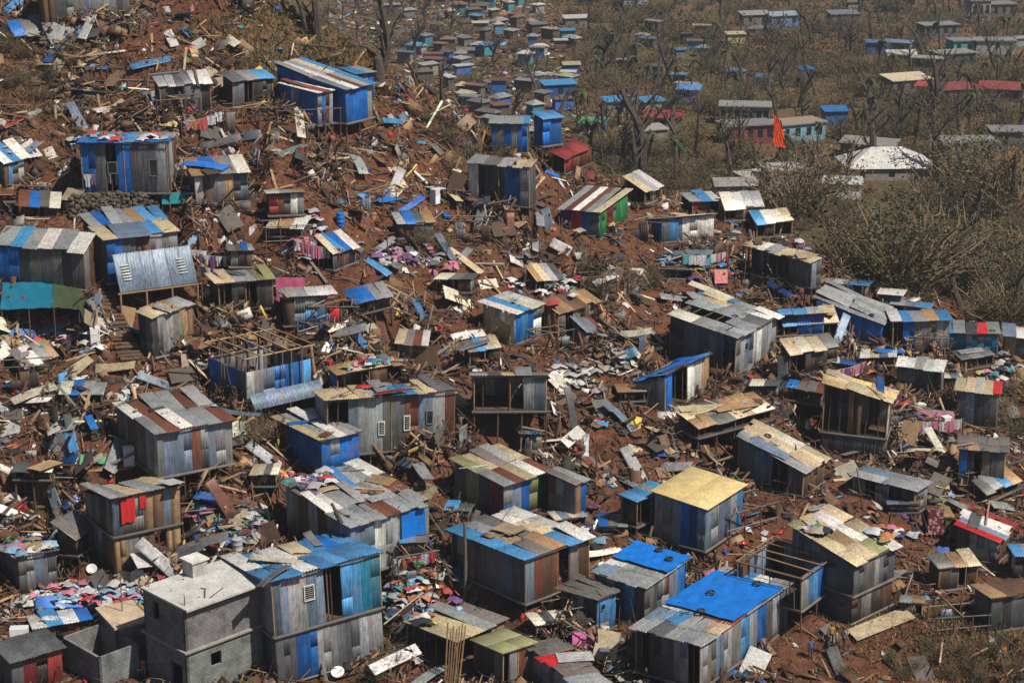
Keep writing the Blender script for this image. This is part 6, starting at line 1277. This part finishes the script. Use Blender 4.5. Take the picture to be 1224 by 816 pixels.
# valley trees, palms, bushes
VMARK = [(ghit(a[0], a[1]), a[9]) for a in VL]
def vlabel(p, kinds, group):
    ds = sorted(VMARK, key=lambda q_: (q_[0].xy-p.xy).length); c = []
    for l_ in (ds[0][1], ds[1][1]):
        for kd in kinds: c.append(f'{kd} near the {l_}')
    c = [q_ for q_ in c if len(q_.split()) <= 16] or [f'{kinds[-1]} out in the valley']
    return uniq(c, group)
px, py = valley_px(900); q = 0
for a, b in zip(px, py):
    p = ghit(a, b)
    if not clear(p, 1.2): continue
    slum = a < 690
    if slum and random.random() < .72: continue
    q += 1; t = random.random()
    if t < .42: put_tree(p, random.choice([5, 6, 7, 8, 9, 11, 13])*random.uniform(.85, 1.15), random.randrange(9), random.uniform(0, 6), vlabel(p, ['storm-stripped bare tree', 'second storm-stripped tree'], 'storm-stripped valley trees'), 'storm-stripped valley trees', leaves=random.random() < .4)
    elif t < .56 and not slum: put_palm(p, random.uniform(5, 8.5), random.randrange(4), random.uniform(0, 6), vlabel(p, ['ragged dark palm', 'second ragged palm'], 'ragged valley palms'), 'ragged valley palms')
    else: put_bush(p, random.uniform(2, 4.5), random.choice([0, 2, 3, 3, 1]), random.uniform(0, 6), vlabel(p, ['olive bush', 'second olive bush'], 'bushes across the valley'), 'bushes across the valley', 'valley_bush')
    if q > 600: break
# low scrub mass of the valley
def scrub(n):
    Y = 205+rng.uniform(0, 1, n)**1.9*520; X = rng.uniform(-1, 1, n)*(Y*.27+12); k = (Y > crest_y(X)+3)
    k &= rng.uniform(0, 1, n) < np.clip(.55+.8*vnoise(X, Y, 16, 71)+.5*vnoise(X, Y, 5, 72), .06, 1)
    k &= ~((X < 10) & (X > -60) & (Y > 240) & (rng.uniform(0, 1, n) < .75))
    if KEEP:
        for a, b, c in KEEP: k &= ((X-a)**2+(Y-b)**2) > (c*.8)**2
    k &= ~((X > 18) & (Y < 292) & (rng.uniform(0, 1, n) < .7))
    X, Y = X[k], Y[k]; Z = ground(X, Y); m = len(X); g = vnoise(X, Y, 22, 73)+.5*vnoise(X, Y, 7, 74)
    Vs = []; Cs = []; side_ = (X > 22) & (Y < 300)
    hgt = rng.uniform(.5, 1.8, m)*(1+Y/600)
    A = np.array(OLIVE+DARKG[:2]); B2 = np.array(DRY+[(.11, .055, .035)]); ca = A[rng.integers(0, len(A), m)]; cb = B2[rng.integers(0, len(B2), m)]
    cc_ = np.where((g+rng.normal(0, .3, m) > -.12)[:, None], ca, cb)*np.where(side_, .48, .56)[:, None]; hgt = np.where(side_, hgt*.6, hgt)
    for j in range(7):
        a = rng.uniform(0, 6.28, m); off = np.stack([np.cos(a), np.sin(a)], -1)*(rng.uniform(0, .7, m)*hgt)[:, None]; zc = rng.uniform(.05, 1, m)*hgt; s_ = rng.uniform(.10, .30, m)*np.interp(Y, [210, 300, 600], [.38, .9, 1.9])
        c = np.stack([X+off[:, 0], Y+off[:, 1], Z+zc], -1); d1_ = rng.normal(0, 1, (m, 3)); d1_ /= np.linalg.norm(d1_, axis=1)[:, None]; d2_ = np.cross(d1_, rng.normal(0, 1, (m, 3))); d2_ /= np.linalg.norm(d2_, axis=1)[:, None]
        Vs.append(np.stack([c-d1_*s_[:, None], c+d2_*s_[:, None]*.45, c+d1_*s_[:, None], c-d2_*s_[:, None]*.45], 1)); Cs.append(np.repeat((cc_*rng.uniform(.6, 1.3, (m, 1)))[:, None, :], 4, 1))
    V = np.concatenate(Vs).reshape(-1, 3); C_ = np.concatenate(Cs).reshape(-1, 3)
    tag(ob('undergrowth', np_mesh('undergrowth', V, np.arange(len(V)).reshape(-1, 4), M_LEAF, C_)), 'dry brown and olive undergrowth covering the valley floor', 'undergrowth', kind='stuff')
scrub(120000)
# grass and weeds on the ridge top and at the slope foot
def grass(n):
    cs = [(-21, 206, 9, 9, n), (36, 138, 12, 6, int(n*.5)), (-45, 196, 9, 7, n//3), (2, 212, 8, 4, n//3), (25, 211, 14, 4, n//3)]; X = np.concatenate([rng.normal(a, c*.6, k) for a, b, c, d, k in cs]); Y = np.concatenate([rng.normal(b, d*.6, k) for a, b, c, d, k in cs])
    k = sid_at(X, Y) < 0; X, Y = X[k], Y[k]; Z = ground(X, Y); m = len(X); h = rng.uniform(.15, .6, m); a = rng.uniform(0, 6.28, m); w = rng.uniform(.03, .09, m)
    lean = rng.normal(0, .2, (m, 2)); dx, dy = np.cos(a)*w, np.sin(a)*w
    V = np.stack([np.stack([X-dx, Y-dy, Z], -1), np.stack([X+dx, Y+dy, Z], -1), np.stack([X+lean[:, 0], Y+lean[:, 1], Z+h], -1)], 1).reshape(-1, 3)
    P_ = np.array(OLIVE+DRY[:2]); c = np.repeat(P_[rng.integers(0, len(P_), m)]*rng.uniform(.7, 1.4, (m, 1)), 3, 0)
    tag(ob('grass', np_mesh('grass', V, np.arange(len(V)).reshape(-1, 3), M_LEAF, c)), 'dry grass and weeds in patches', 'grass', kind='stuff')
grass(14000)
# debris among the distant settlement
n = 9000; X = rng.uniform(-48, 14, n); Y = 215+rng.uniform(0, 1, n)**1.3*430; k = (Y > crest_y(X)+6) & (X < 16-(Y-300)*.02); X, Y = X[k], Y[k]; Z = ground(X, Y)+.1; n = len(X); L = rng.uniform(.4, 2.2, n)
V, Fc, c = box_cloud(n, X, Y, Z, L, L*rng.uniform(.3, .8, n), np.full(n, .08), rng.uniform(0, 6, n), rng.normal(0, .3, n), rng.normal(0, .3, n), DEB[rng.choice(len(DEB), n, p=DW)]*rng.uniform(.7, 1.2, (n, 1)))
tag(ob('settlement_debris', np_mesh('settlement_debris', V, Fc, M_ATTR, c)), 'broken sheets and boards strewn between the distant huts', 'debris', kind='stuff')
# ------------------------------------------------------------------ haze
m, nt, b = newmat('air_haze'); nt.nodes.remove(b); vol = N(nt, 'ShaderNodeVolumePrincipled'); vol.inputs['Density'].default_value = .00017; vol.inputs['Color'].default_value = (.75, .82, .95, 1); vol.inputs['Anisotropy'].default_value = .2
nt.links.new(vol.outputs[0], nt.nodes['Material Output'].inputs['Volume'])
mb = MB(); mb.box(-9000, -4500, -60, 9000, 13000, 90); tag(ob('haze', mb.mesh('haze', m)), 'thin bluish haze over the valley', 'haze', kind='stuff')
